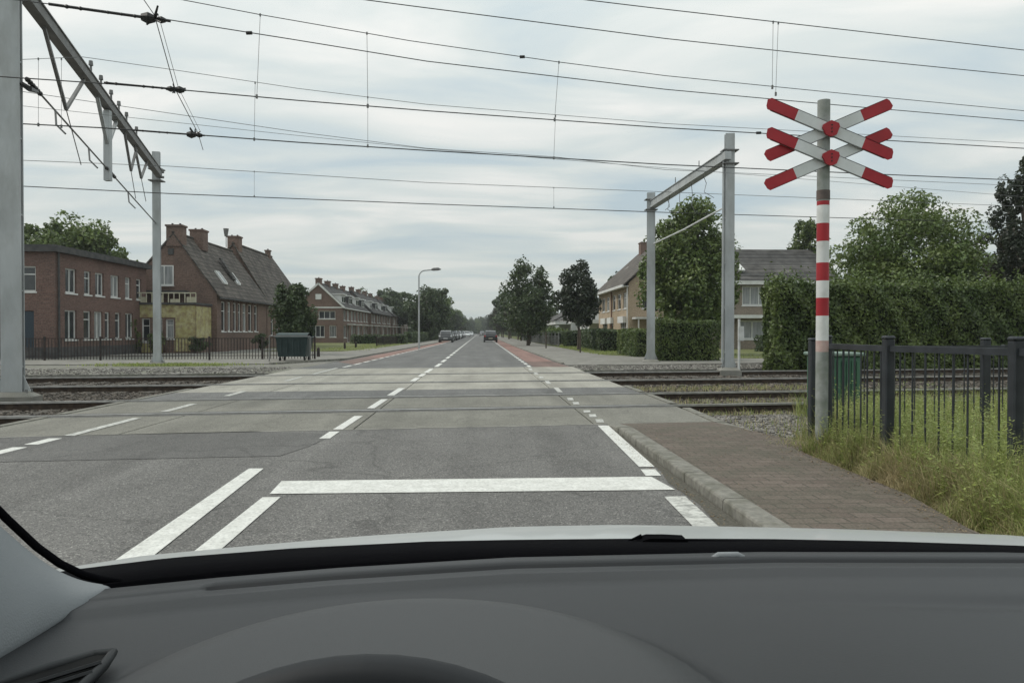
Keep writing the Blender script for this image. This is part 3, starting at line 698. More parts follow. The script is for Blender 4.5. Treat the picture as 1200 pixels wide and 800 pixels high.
# short turf tufts in the far verges
Pt = []; Ht = []; Wt = []
for i in range(9000):
    if rnd.random() < 0.5: y = rnd.uniform(36, 75); x_ = rnd.uniform(6.6, 9.5) if y > 42 else rnd.uniform(8.5, 18)
    elif rnd.random() < 0.6: y = rnd.uniform(52, 95); x_ = -rnd.uniform(7.9, 12)
    else: y = rnd.uniform(29.2, 31.0); x_ = rnd.gauss(-12.3, 1.3)
    Pt.append((x_, y, -0.01)); Ht.append(rnd.uniform(.05, .14)); Wt.append(.03)
blades('verge_tufts', Pt, Ht, Wt, M_grass, 0.5)

# ------------------------------------------------------------------ foliage
def leaf_quads(C, Nrm, size, flat=0.35):
    """quads at C facing roughly Nrm"""
    n = len(C); r = rng.normal(size=(n, 3)); nn = Nrm+r*0.9; nn /= np.linalg.norm(nn, axis=1, keepdims=True)+1e-9
    t = np.cross(nn, rng.normal(size=(n, 3))); t /= np.linalg.norm(t, axis=1, keepdims=True)+1e-9
    b_ = np.cross(nn, t); s = size*rng.uniform(0.6, 1.35, n)[:, None]
    return np.stack([C-t*s, C+b_*s*0.55, C+t*s, C-b_*s*0.55], 1).reshape(-1, 3)
def crown_mesh(name, m, rx, ry, rz, zc, ncl, nleaf, lsize, clr=0.30, shape='round', seed=1, hollow=0.55):
    g = np.random.default_rng(seed)
    # clump centres through the volume, biased to the outside
    cs = []
    while len(cs) < ncl:
        p = g.uniform(-1, 1, 3); r = np.linalg.norm(p)
        if r > 1 or r < hollow*g.uniform(0.3, 1): continue
        if shape == 'cone':
            wz = (p[2]+1)/2; lim = 1.05-0.85*wz
            if math.hypot(p[0], p[1]) > lim: continue
        if shape == 'egg' and p[2] > 0.1 and math.hypot(p[0], p[1]) > 1.0-0.5*p[2]: continue
        cs.append(p*(0.86+0.2*g.random()))
    cs = np.array(cs); cr_ = clr*g.uniform(0.6, 1.35, ncl)
    per = nleaf//ncl; C = []; Nn = []
    for c_, r_ in zip(cs, cr_):
        dd = g.normal(size=(per, 3)); dd /= np.linalg.norm(dd, axis=1, keepdims=True)
        rad = r_*g.uniform(0.45, 1.0, per)**0.5*(1+0.22*np.sin(dd[:, 0]*7+c_[0]*9)*np.sin(dd[:, 2]*6+c_[1]*5))
        q = c_+dd*rad[:, None]*np.array([1, 1, 0.8]); C.append(q); Nn.append(dd*0.8+np.array([0, 0, 0.5]))
    C = np.concatenate(C)*np.array([rx, ry, rz])+np.array([0, 0, zc]); Nn = np.concatenate(Nn)
    return raw_mesh(name, leaf_quads(C, Nn, lsize), 4, m), cs*np.array([rx, ry, rz])+np.array([0, 0, zc])
def trunk_mb(h0, zc, rbase, cs, nl=9, seed=3):
    m = MB(); g = random.Random(seed)
    top = zc
    pts = [(0, 0, -0.3), (0, 0, 0.12), (g.uniform(-.05, .05), g.uniform(-.05, .05), h0*0.6), (g.uniform(-.1, .1), g.uniform(-.1, .1), h0), (g.uniform(-.15, .15), g.uniform(-.15, .15), top)]
    m.tube(pts, [rbase*1.5, rbase*1.1, rbase*.9, rbase*.8, rbase*.3], 9)
    idx = list(range(len(cs))); g.shuffle(idx)
    for i in idx[:nl]:
        c_ = Vector(cs[i]); st = Vector((0, 0, h0+(max(0.02, c_.z-h0))*g.uniform(.05, .45)))
        if st.z > top: st.z = top*0.95
        mid = st.lerp(c_, .5)+Vector((0, 0, -.06*c_.length*.3)); m.tube([st, mid, c_], [rbase*.5, rbase*.33, rbase*.1], 6)
    return m
def tree(loc, m, rx, rz, zc, h0, label, name='tree', ry=None, ncl=60, nleaf=9000, lsize=0.12, clr=0.3, shape='round', seed=1, rb=0.14, group=None, hollow=.55, nl=9):
    t = thing(name, loc, label, 'tree', group)
    me, cs = crown_mesh('crown', m, rx, ry or rx, rz, zc, ncl, nleaf, lsize, clr, shape, seed, hollow)
    o = bpy.data.objects.new('crown', me); col.objects.link(o); o.parent = t
    tm = trunk_mb(h0, zc, rb, cs, nl, seed)
    tm.v = [(p[0]+loc[0], p[1]+loc[1], p[2]+loc[2]) for p in tm.v]
    tm.build('trunk', M_bark, t, smooth=True)
    return t
def place_tree(px, Y, vtop, vbot, wpx, m, label, **kw):
    """crown top/bottom in picture rows, width in pixels"""
    x_ = P(px, 389, Y).x; zt = P(px, vtop, Y).z; zb = P(px, vbot, Y).z; rx = wpx/2/F*Y
    return tree((x_, Y, 0), m, rx/1.12, (zt-zb)/2/1.08, (zt+zb)/2, max(zb+0.15*(zt-zb), 0.5), label, **kw)

def hedge(poly, ztop, label, m=None, lsize=0.05, dens=260, name='hedge', group=None, wob=0.12, wild=0.0, z0=-0.02):
    """poly: footprint (ccw) ; foliage shell over a dark twiggy core"""
    m = m or M_hedge
    cx = sum(p[0] for p in poly)/len(poly); cyy = sum(p[1] for p in poly)/len(poly)
    t = thing(name, (cx, cyy, 0), label, 'hedge', group)
    ins = 0.34; pp = []
    for x_, y_ in poly:
        dx_, dy_ = cx-x_, cyy-y_; pp.append((x_+math.copysign(min(ins, abs(dx_)), dx_), y_+math.copysign(min(ins, abs(dy_)), dy_)))
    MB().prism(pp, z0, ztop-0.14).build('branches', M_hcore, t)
    C = []; Nn = []
    def wv(p): return wob*(np.sin(p[:, 0]*2.1+p[:, 2]*1.7)*0.4+np.sin(p[:, 1]*2.7+p[:, 2]*3.1+1)*0.3+np.sin(p[:, 0]*5.3+p[:, 1]*4.1+p[:, 2]*4.7)*0.3)
    k = len(poly)
    for i in range(k):
        a = np.array(poly[i]); b_ = np.array(poly[(i+1) % k]); Ln = np.linalg.norm(b_-a); nn = np.array([(b_-a)[1], -(b_-a)[0], 0])/Ln
        n = int(Ln*(ztop-z0)*dens)
        tt = rng.uniform(0, 1, n); zz = rng.uniform(z0, ztop, n); q = a[None]+(b_-a)[None]*tt[:, None]
        p = np.column_stack([q, zz]); depth = rng.exponential(0.06, n)
        rnd_edge = np.clip((zz-(ztop-0.25))/0.25, 0, 1)**2*0.16
        p = p-nn*(depth+rnd_edge)[:, None]+nn*wv(p)[:, None]; C.append(p); Nn.append(np.tile(nn, (n, 1))+np.array([0, 0, .35]))
    xs = [p[0] for p in poly]; ys = [p[1] for p in poly]
    area = (max(xs)-min(xs))*(max(ys)-min(ys)); n = int(area*dens*0.8)
    p = np.column_stack([rng.uniform(min(xs), max(xs), n), rng.uniform(min(ys), max(ys), n), np.full(n, ztop)])
    inside = np.ones(n, bool)
    for i in range(k):
        a = poly[i]; b_ = poly[(i+1) % k]
        inside &= ((b_[0]-a[0])*(p[:, 1]-a[1])-(b_[1]-a[1])*(p[:, 0]-a[0])) > 0.0
    p = p[inside]; p[:, 2] += wv(p)-rng.exponential(0.05, len(p)); 
    if wild: p[:, 2] += np.abs(rng.normal(0, wild, len(p)))*(np.sin(p[:, 0]*9)*np.sin(p[:, 1]*7+p[:, 0]*3) > 0.3)
    C.append(p); Nn.append(np.tile(np.array([0, 0, 1.0]), (len(p), 1)))
    C = np.concatenate(C); Nn = np.concatenate(Nn); C -= np.array([cx, cyy, 0])
    me = raw_mesh('foliage', leaf_quads(C, Nn, lsize), 4, m); o = bpy.data.objects.new('foliage', me); col.objects.link(o); o.parent = t
    return t

# hedges on the right
hedge([(9.95, 25.0), (21.5, 26.8), (21.5, 29.2), (11.0, 28.2), (10.15, 26.6)], 2.95, 'tall clipped green hedge behind the crossbuck and the far rails', dens=620, lsize=0.062, wob=0.22, wild=0.24)
hedge([(7.75, 33.0), (10.9, 33.6), (10.9, 35.2), (7.8, 35.0)], 1.82, 'square cut dark hedge between the two steel posts of the right gantry', dens=420, lsize=0.055, wob=.08)
hedge([(7.95, 38.5), (9.1, 38.7), (9.1, 44.5), (8.1, 44.5)], 1.42, 'narrow hedge block just left of the far post of the right gantry', m=M_leafl, dens=320, lsize=0.055, wob=.1)
hedge([(8.0, 50.5), (10.6, 50.8), (10.4, 66), (8.6, 66)], 1.45, 'dark garden hedge right of the young dark young tree', m=M_leafd, dens=130, lsize=0.08)
hedge([(7.6, 67), (12.0, 67.5), (12, 69), (7.6, 69)], 1.35, 'dark garden hedge behind the trunk of the dark young tree', m=M_leafd, dens=150, lsize=0.08)
hedge([(7.3, 80), (9.0, 80), (8.6, 118), (7.3, 118)], 1.3, 'long low hedge along the gardens of the white houses', m=M_leafd, dens=40, lsize=0.12)
hedge([(18.6, 49), (22.5, 49.3), (22.5, 50.5), (18.6, 50.3)], 1.05, 'low hedge in front of the grey brown house', m=M_leafd, dens=140, lsize=0.09)
hedge([(-14.4, 84), (-8.2, 84), (-8.2, 85), (-14.4, 85)], 1.0, 'low front garden hedge by the brick terrace gable', m=M_leafd, dens=90, lsize=0.1)
hedge([(-9.2, 90), (-8.0, 90), (-7.6, 140), (-8.8, 140)], 1.25, 'long clipped hedge running along the left footpath behind the lamp', m=M_leafd, dens=60, lsize=0.11)

# individual trees
place_tree(808, 43, 230, 402, 124, M_leaf, 'big round green tree above the square hedge inside the right gantry', ncl=170, nleaf=34000, lsize=0.11, clr=0.24, shape='egg', seed=21, rb=0.22)
place_tree(1062, 33, 219, 392, 186, M_leaf, 'broad bushy tree rising behind the tall hedge right of the crossbuck', ncl=190, nleaf=42000, lsize=0.08, clr=0.23, shape='egg', seed=22, rb=0.2)
place_tree(948, 62, 256, 340, 52, M_leafl, 'small light green tree top beside the roof of the grey brown house', ncl=80, nleaf=8000, lsize=0.13, clr=0.2, seed=43, hollow=.2)
place_tree(1207, 33, 160, 352, 100, M_leafb, 'tall sparse dark tree at the right edge of the photo', ncl=70, nleaf=11000, lsize=0.085, clr=0.17, seed=24, rb=0.3, hollow=.7)
place_tree(1175, 36, 262, 380, 92, M_leafc, 'brownish shrubby tree under the tall sparse tree', ncl=60, nleaf=13000, lsize=0.085, clr=0.25, seed=25)
place_tree(678, 54, 304, 386, 62, M_leafb, 'young dark leaved street tree on the right verge', ncl=80, nleaf=15000, lsize=0.10, clr=0.23, shape='egg', seed=26, rb=0.11)
place_tree(619, 72, 306, 396, 72, M_leafd, 'dark green street tree left of the dark young tree', ncl=130, nleaf=13000, lsize=0.13, clr=0.24, shape='egg', seed=27, rb=0.16)
place_tree(76, 62, 250, 350, 116, M_leaf, 'large green tree behind the flat roofed brick building', ncl=90, nleaf=18000, lsize=0.16, clr=0.24, seed=28)
place_tree(134, 66, 286, 350, 66, M_leaf, 'lower green tree top between the flat roof and the gabled house', ncl=50, nleaf=9000, lsize=0.16, clr=0.25, seed=29)
place_tree(6, 62, 262, 350, 46, M_leaf, 'green tree top left of the large gantry post', ncl=50, nleaf=8000, lsize=0.16, clr=0.25, seed=30)
place_tree(343, 44, 326, 412, 56, M_leafd, 'dark bushy shrub behind the dark green container', name='bush', ncl=80, nleaf=16000, lsize=0.085, clr=0.24, shape='egg', seed=31, rb=0.08)
place_tree(503, 118, 334, 396, 62, M_leafd, 'dark leafy tree to the right of the street lamp', ncl=80, nleaf=12000, lsize=0.2, clr=0.25, seed=32, rb=0.25)
place_tree(468, 150, 340, 385, 62, M_leafd, 'rounded tree behind the roofs of the terrace', ncl=60, nleaf=9000, lsize=0.25, clr=0.25, seed=33, rb=0.3)
place_tree(457, 180, 336, 382, 40, M_leafd, 'tree top peeping over the terrace ridge', ncl=60, nleaf=9000, lsize=0.27, clr=0.25, seed=34, rb=0.3)
# avenue trees that get smaller down the road
protos = []
for i, (m_, sh) in enumerate(((M_leafd, 'egg'), (M_leafb, 'round'), (M_leafc, 'egg'), (M_leaf, 'round'))):
    me, cs = crown_mesh('crown', m_, 2.9, 2.9, 3.3, 5.0, 55, 6500, 0.22, 0.26, sh, 40+i)
    tm = trunk_mb(1.9, 5.0, .16, cs, 6, i); to = tm.build('trunk', M_bark, smooth=True); tme = to.data; bpy.data.objects.remove(to)
    protos.append((me, tme))
def avenue(x_, y_, s, pi, label, grp):
    t = thing('street_tree', (x_, y_, 0), label, 'tree', grp); t.scale = (s, s, s*rnd.uniform(.9, 1.1)); t.rotation_euler.z = rnd.uniform(0, 6.28)
    for nm, me in (('crown', protos[pi][0]), ('trunk', protos[pi][1])):
        o = bpy.data.objects.new(nm, me); col.objects.link(o); o.parent = t
av_r = [(5.3, 84), (5.6, 97), (5.4, 110), (5.6, 124), (5.3, 139), (5.5, 155), (5.4, 173), (5.6, 193), (5.4, 215), (5.6, 240), (5.4, 268), (5.5, 300), (5.4, 340), (5.6, 385)]
ordn = ['first', 'second', 'third', 'fourth', 'fifth', 'sixth', 'seventh', 'eighth', 'ninth', 'tenth', 'eleventh', 'twelfth', 'thirteenth', 'fourteenth', 'fifteenth', 'sixteenth']
for i, (x_, y_) in enumerate(av_r):
    avenue(x_+rnd.uniform(-.3, .9), y_, (0.78 if i < 4 else 0.95)*rnd.uniform(.9, 1.1), [0, 1, 2, 1, 0, 1, 2, 0][i % 8], '%s avenue tree on the right, counted from the dark green street tree' % ordn[i], 'trees lining the right side of the road')
av_l = [(-9.0, 134), (-8.6, 150), (-9.2, 168), (-8.8, 188), (-8.2, 210), (-8.8, 235), (-8.4, 262), (-9.0, 292), (-8.4, 330), (-8.8, 372), (-7.8, 410)]
for i, (x_, y_) in enumerate(av_l):
    avenue(x_, y_, rnd.uniform(.88, 1.12), [0, 3, 2, 0, 1][i % 5], '%s avenue tree on the left, counted from the leafy tree by the lamp' % ordn[i], 'trees lining the left side of the road')
for i, (x_, y_, s) in enumerate(((-7, 470, 1.15), (-1.5, 500, 1.1), (4, 480, 1.2), (10, 470, 1.3), (-13, 460, 1.3), (16, 455, 1.3), (-20, 440, 1.4), (22, 430, 1.4))):
    avenue(x_, y_, s, [0, 3, 0, 1][i % 4], 'far tree at the very end of the road', 'far trees closing the view')
for i, (x_, y_, s, pi) in enumerate(((19, 96, 1.1, 0), (24, 120, 1.3, 0), (20, 150, 1.3, 1), (30, 85, 1.2, 3), (-30, 90, 1.15, 0), (-32, 120, 1.2, 3), (-26, 175, 1.2, 0), (-40, 75, 1.2, 3))):
    avenue(x_, y_, s, pi, 'background tree rising behind the houses', 'background trees behind the houses')

def woodland(name, n, fn, m_, ls):
    C = []
    for i in range(n):
        x_, y_, z_, r_ = fn(); k = 60; d_ = rng.normal(size=(k, 3)); d_ /= np.linalg.norm(d_, axis=1, keepdims=True)
        C.append(np.array([x_, y_, z_])+d_*r_*rng.uniform(.4, 1, k)[:, None])
    C = np.concatenate(C); C[:, 2] = np.abs(C[:, 2]); me = raw_mesh(name, leaf_quads(C, np.tile([0, 0, .6], (len(C), 1)), ls), 4, m_); o = bpy.data.objects.new(name, me); col.objects.link(o); struct(o, 'stuff')
woodland('distant_wood', 900, lambda: (rnd.uniform(-60, 70), rnd.uniform(520, 560), rnd.uniform(0, 8.5+2*math.sin(rnd.random()*6)), rnd.uniform(1.2, 2.6)), M_leafd, .8)
woodland('background_greenery', 1100, lambda: (rnd.uniform(11, 40), rnd.uniform(150, 470), rnd.uniform(0, 5.5), rnd.uniform(.8, 2.0)), M_leafd, .5)
woodland('background_greenery', 900, lambda: (-rnd.uniform(11.5, 34), rnd.uniform(172, 470), rnd.uniform(0, 5.5), rnd.uniform(.8, 2.0)), M_leafd, .5)
woodland('garden_shrubs', 260, lambda: (rnd.uniform(7.6, 10.5), rnd.uniform(86, 150), rnd.uniform(0, 1.6), rnd.uniform(.3, .8)), M_leaf, .16)

# haze: the damp air of an overcast day
hz = MB(); hz.box(-1600, 1600, -200, 3200, -1.5, 16)
hzm = bpy.data.materials.new('damp_air'); hzm.use_nodes = True; ht = hzm.node_tree; ht.nodes.remove(ht.nodes['Principled BSDF'])
pv_ = N(ht, 'ShaderNodeVolumePrincipled'); pv_.inputs['Color'].default_value = (0.86, 0.90, 0.92, 1); pv_.inputs['Density'].default_value = 0.0004; pv_.inputs['Anisotropy'].default_value = 0.2
ht.links.new(pv_.outputs[0], ht.nodes['Material Output'].inputs['Volume'])
hzo = hz.build('haze', hzm); struct(hzo, 'stuff')

# ------------------------------------------------------------------ buildings
def wall(mb, o, d, W, Ht, opens, th=0.14, nrm=None):
    """vertical wall from point o along unit d, outward normal nrm; openings (s0,s1,z0,z1) are real holes with reveals"""
    o = Vector(o); d = Vector(d).normalized(); nrm = Vector(nrm)
    xs = sorted(set([0, W]+[a for q in opens for a in q[:2]])); zs = sorted(set([0, Ht]+[a for q in opens for a in q[2:4]]))
    def pt(s, z, k=0): return o+d*s+Vector((0, 0, z))-nrm*k
    flip = d.cross(Vector((0, 0, 1))).dot(nrm) < 0
    def quad(a, b_, c_, e_):
        n = mb.add([a, b_, c_, e_]); mb.face([n+3, n+2, n+1, n] if flip else [n, n+1, n+2, n+3])
    for i in range(len(xs)-1):
        for j in range(len(zs)-1):
            cxm, czm = (xs[i]+xs[i+1])/2, (zs[j]+zs[j+1])/2
            if any(q[0] < cxm < q[1] and q[2] < czm < q[3] for q in opens): continue
            quad(pt(xs[i], zs[j]), pt(xs[i+1], zs[j]), pt(xs[i+1], zs[j+1]), pt(xs[i], zs[j+1]))
    for s0, s1, z0, z1 in [q[:4] for q in opens]:
        quad(pt(s0, z0), pt(s0, z1), pt(s0, z1, th), pt(s0, z0, th)); quad(pt(s1, z1), pt(s1, z0), pt(s1, z0, th), pt(s1, z1, th))
        quad(pt(s1, z0), pt(s0, z0), pt(s0, z0, th), pt(s1, z0, th)); quad(pt(s0, z1), pt(s1, z1), pt(s1, z1, th), pt(s0, z1, th))
def window(parent, o, d, nrm, s0, s1, z0, z1, th=0.14, glass=None, mull=1, trans=0.68, sill=True, fw=0.07, frame=None):
    o = Vector(o); d = Vector(d).normalized(); nrm = Vector(nrm)
    def pt(s, z, k): return o+d*s+Vector((0, 0, z))-nrm*k
    m = MB(); dp = th-0.05
    def bar(a0, a1, b0, b1):
        c_ = [pt(a0, b0, dp), pt(a1, b0, dp), pt(a1, b1, dp), pt(a0, b1, dp)]
        m.extr(c_, nrm*(-0.05) if True else 0)
    bar(s0, s1, z0, z0+fw); bar(s0, s1, z1-fw, z1); bar(s0, s0+fw, z0+fw, z1-fw); bar(s1-fw, s1, z0+fw, z1-fw)
    for k in range(1, mull+1):
        sm = s0+(s1-s0)*k/(mull+1); bar(sm-fw*.4, sm+fw*.4, z0+fw, z1-fw)
    if trans: zt = z0+(z1-z0)*trans; bar(s0+fw, s1-fw, zt-fw*.35, zt+fw*.35) if mull == 0 else None
    f = m.build('window', frame or M_white, parent)
    g = MB(); g.extr([pt(s0+fw*.5, z0+fw*.5, th-0.012), pt(s1-fw*.5, z0+fw*.5, th-0.012), pt(s1-fw*.5, z1-fw*.5, th-0.012), pt(s0+fw*.5, z1-fw*.5, th-0.012)], nrm*(-0.02))
    g.build('pane', glass or M_glass, f)
    if sill:
        s_ = MB(); s_.extr([pt(s0-.06, z0-.08, -.05), pt(s1+.06, z0-.08, -.05), pt(s1+.06, z0-.004, -.05), pt(s0-.06, z0-.004, -.05)], nrm*(-0.10)); s_.build('sill', M_white, f)
    return f
def chimney(parent, x0, x1, y0, y1, z0, z1, m, pots=2):
    c_ = MB(); c_.box(x0, x1, y0, y1, z0, z1-0.12); c_.box(x0-.06, x1+.06, y0-.06, y1+.06, z1-0.118, z1)
    o = c_.build('chimney', m, parent)
    for k in range(pots):
        p = MB(); xx = x0+(x1-x0)*(k+.5)/pots; p.tube([(xx, (y0+y1)/2, z1), (xx, (y0+y1)/2, z1+.13)], .07, 8); p.build('chimney_pot', M_fascia, o)

# --- flat roofed building
BX, BYa, BYb, BH = -21.0, 38.0, 48.2, 5.25
t = thing('flat_roofed_building', (-26, 43, 0), 'two storey dark brick building with a flat roof behind the iron fence, left', 'building')
def s_of(u): return (BX/(math.tan(math.atan((u-HZU)/F))))-BYa if False else BX/P(u, 389, 1).x-BYa
up = [(77, 90), (99, 107), (112, 122), (130, 140), (147, 153.5), (160, 166)]
lo = [(76, 90), (98, 107), (110.5, 120.5), (123, 129), (135, 141.5), (147, 156)]
ops = [(s_of(a), s_of(b_), 3.30, 4.55) for a, b_ in up]+[(s_of(a), s_of(b_), 0.92, 2.42) for a, b_ in lo]
m = MB(); o1 = (BX, BYa, 0)
wall(m, o1, (0, 1, 0), BYb-BYa, BH, ops, nrm=(1, 0, 0))
fo = [(0.9, 1.75, 3.3, 4.55), (1.0, 1.95, 0.05, 2.35), (4.0, 5.0, 3.3, 4.5), (4.0, 5.0, .9, 2.4)]
wall(m, (BX, BYa, 0), (-1, 0, 0), 10, BH, fo, nrm=(0, -1, 0))
wall(m, (BX-10, BYa, 0), (0, 1, 0), BYb-BYa, BH, [], nrm=(-1, 0, 0)); wall(m, (BX, BYb, 0), (-1, 0, 0), 10, BH, [], nrm=(0, 1, 0))
# darker string course and plinth in the brick
m.build('wall', M_brick1, t)
m = MB(); m.box(BX-10.25, BX+0.25, BYa-.25, BYb+.25, BH, BH+0.26); m.box(BX-10.1, BX+.1, BYa-.1, BYb+.1, BH+.262, BH+.36); m.build('roof', M_fascia, t)
m = MB(); m.box(BX+.002, BX+.05, BYa, BYb, 0, .55); m.box(BX-10, BX, BYa-.05, BYa-.002, 0, .55); m.build('plinth', M_fascia, t)
for i, q in enumerate(ops): window(t, o1, (0, 1, 0), (1, 0, 0), *q, glass=M_glassc if i in (3, 4, 8) else M_glass, mull=0 if (q[1]-q[0]) < .8 else 1, trans=0.7)
for q in (fo[0], fo[2], fo[3]): window(t, o1, (-1, 0, 0), (0, -1, 0), *q, mull=0)
m = MB(); m.box(BX-1.93, BX-1.02, BYa+.06, BYa+.1, .06, 2.33); m.build('door', M_bluedoor, t)
m = MB(); m.tube([(BX+.08, BYa+.25, .3), (BX+.08, BYa+.25, BH)], .05, 8); m.build('drainpipe', M_fascia, t)

# --- gabled house with yellow extension
def gable_house(name, loc, label, x0, x1, xr, y0, y1, ze, zr, mw, mr, front_ops=(), side_ops=(), hip=0.0, over=0.25, verge=None, fmull=1, smull=0, glassf=None):
    t = thing(name, loc, label, 'house')
    m = MB()
    wall(m, (x1, y0, 0), (0, 1, 0), y1-y0, ze, side_ops, nrm=(1, 0, 0))
    fo_low = [q for q in front_ops if q[3] <= ze]; fo_hi = [q for q in front_ops if q[3] > ze]
    wall(m, (x1, y0, 0), (-1, 0, 0), x1-x0, ze, fo_low, nrm=(0, -1, 0))
    wall(m, (x0, y0, 0), (0, 1, 0), y1-y0, ze, [], nrm=(-1, 0, 0)); wall(m, (x1, y1, 0), (-1, 0, 0), x1-x0, ze, [], nrm=(0, 1, 0))
    # gables
    n = m.add([(x1, y0, ze), (x0, y0, ze), (xr, y0, zr)]); m.face([n+1, n, n+2])
    if hip == 0: n = m.add([(x1, y1, ze), (x0, y1, ze), (xr, y1, zr)]); m.face([n, n+1, n+2])
    m.build('wall', mw, t)
    th = 0.13; yo0, yo1 = y0-over*.5, y1+over*.5
    r = MB()
    yr1 = yo1-hip
    sr = (zr-ze)/(x1-xr); sl = (zr-ze)/(xr-x0); xe, xw = x1+over, x0-over
    for (xa, xb, za_) in ((xe, xr, ze-over*sr), (xw, xr, ze-over*sl)):
        q = [(xa, yo0, za_), (xa, yo1, za_), (xb, yr1, zr+.02), (xb, yo0, zr+.02)]
        r.extr(q if xa > xb else q[::-1], (0, 0, th))
    if hip: r.extr([(xe, yo1, ze-over*sr), (xw, yo1, ze-over*sl), (xr, yr1, zr+.02)], (0, 0, th))
    r.tube([(xr, yo0, zr+th+.03), (xr, yr1, zr+th+.03)], 0.1, 6)
    r.build('roof', mr, t)
    g = MB(); g.tube([(xe+.04, yo0, ze-over*sr+.02), (xe+.04, yo1, ze-over*sr+.02)], .07, 6); g.build('gutter', verge or M_fascia, t)
    if verge:
        v = MB(); v.beam((xe, yo0-.02, ze-over*sr+th*.5), (xr, yo0-.02, zr+th*.6), .05, .22); v.beam((xw, yo0-.02, ze-over*sl+th*.5), (xr, yo0-.02, zr+th*.6), .05, .22); v.build('verge_board', verge, t)
    for i, q in enumerate(side_ops): window(t, (x1, y0, 0), (0, 1, 0), (1, 0, 0), *q, mull=smull, glass=[M_glass, M_glassc, M_glass][i % 3])
    for i, q in enumerate(fo_low): window(t, (x1, y0, 0), (-1, 0, 0), (0, -1, 0), *q, mull=fmull, glass=glassf)
    for i, q in enumerate(fo_hi): window(t, (x1, y0-.17, 0), (-1, 0, 0), (0, -1, 0), *q, mull=fmull, glass=glassf)
    return t
hx = -17.25
def s2(u): return hx/P(u, 389, 1).x-50
so = [(s2(a), s2(b_), 1.35, 3.35) for a, b_ in ((259.5, 264.5), (267, 271), (273.5, 277.5), (279, 282.5), (284.5, 289), (291, 295.5), (298, 302))]
h2 = gable_house('gabled_house', (-20, 55, 0), 'brown brick house with steep tiled roof, two chimneys and arched side windows', -23.3, hx, -20.0, 50, 61.4, 3.85, 7.65, M_brick2, M_tile,
    front_ops=[(2.75, 3.95, 4.35, 5.65)], side_ops=so, glassf=M_glassc)
m = MB()                                   # pale arches and pilasters over the tall side windows
for q in so:
    yc = 50+(q[0]+q[1])/2; r_ = (q[1]-q[0])/2
    arc = [(hx+.02, yc+math.cos(a)*r_*1.1, 3.36+math.sin(a)*r_*.55) for a in np.linspace(0, math.pi, 9)]
    m.tube(arc, .045, 5)
m.build('window_arch', M_brick3, h2)
chimney(h2, -20.45, -19.45, 49.9, 50.7, 6.9, 8.3, M_brick2)
chimney(h2, -20.2, -19.3, 53.2, 54.2, 7.0, 8.45, M_brick2)
m = MB(); m.box(-20.35, -20.0, 49.93, 49.99, 6.35, 6.75); m.build('gable_vent', M_fascia, h2)
m = MB(); m.box(-22.6, -19.0, 49.2, 49.96, 3.78, 3.98); m.build('window_canopy', M_fascia, h2)
def skylight(parent, xr, zr, x1, ze, y, t0, wd=.7, ln=1.0):
    d_ = Vector((x1-xr, 0, ze-zr)); dl = d_.length; d_.normalize(); nn = Vector((-d_.z, 0, d_.x)) if d_.x > 0 else Vector((d_.z, 0, -d_.x))
    if nn.z < 0: nn = -nn
    c_ = Vector((xr, y, zr+.14))+d_*(t0*dl)+nn*0.05
    q = [c_-d_*ln/2+Vector((0, -wd/2, 0)), c_-d_*ln/2+Vector((0, wd/2, 0)), c_+d_*ln/2+Vector((0, wd/2, 0)), c_+d_*ln/2+Vector((0, -wd/2, 0))]
    f = MB()
    for i in range(4): f.beam(q[i], q[(i+1) % 4], .09, .12)
    fo_ = f.build('skylight', M_white, parent); g = MB(); g.extr(q, nn*.03); g.build('pane', M_glassc, fo_)
skylight(h2, -20, 7.65, hx, 3.85, 53.0, .72); skylight(h2, -20, 7.65, hx, 3.85, 56.2, .68)
m = MB(); m.beam((-18.9, 55.6, 6.65), (-17.9, 55.6, 5.1), .5, .12); m.build('roof_hatch', M_tile2, h2)
m = MB(); m.tube([(-19.8, 59.5, 7.9), (-19.8, 59.5, 9.2)], .03, 5); m.tube([(-19.8, 59.5, 8.75), (-19.8, 59.5, 9.35)], [.12, .22], 8); m.build('roof_vent', M_steeld, h2)
# yellow extension
t = thing('yellow_extension', (-20, 48.5, 0), 'low yellow painted annex with white windows in front of the gabled house', 'building')
ex0, ex1, ey = -22.6, -17.6, 47.3
m = MB(); eo = [(1.35, 1.85, .9, 2.1), (2.05, 2.6, .7, 2.15), (2.8, 3.3, .7, 2.15), (3.45, 3.95, .7, 2.15), (4.15, 4.7, .7, 2.15)]
wall(m, (ex1, ey, 0), (-1, 0, 0), ex1-ex0, 3.0, eo, nrm=(0, -1, 0)); wall(m, (ex1, ey, 0), (0, 1, 0), 2.65, 3.0, [], nrm=(1, 0, 0)); wall(m, (ex0, ey, 0), (0, 1, 0), 2.65, 3.0, [], nrm=(-1, 0, 0))
m.build('wall', M_brick2, t)
m = MB(); m.box(ex0, ex1-1.25, ey-.02, ey-.003, 2.2, 2.995); m.build('painted_band', M_yellow, t)
m = MB(); m.box(ex1-1.245, ex1-.02, ey-.025, ey-.003, 1.0, 2.95); m.build('painted_panel', M_yellow, t)
m = MB(); m.box(ex1-1.3, ex1-.3, ey-.02, ey-.003, 0.1, .99); m.build('painted_panel', M_yellow, t)
m = MB(); m.box(ex1+.003, ex1+.02, ey, ey+2.6, .9, 2.9); m.build('painted_panel', M_yellow, t)
m = MB(); m.box(ex0, ex1-2.0, ey-.02, ey-.003, 0.05, .6); m.build('painted_plinth', M_yellow, t)
for i, q in enumerate(eo): window(t, (ex1, ey, 0), (-1, 0, 0), (0, -1, 0), *q, mull=0, glass=[M_glassc, M_glass, M_glass, M_glassc, M_glass][i])
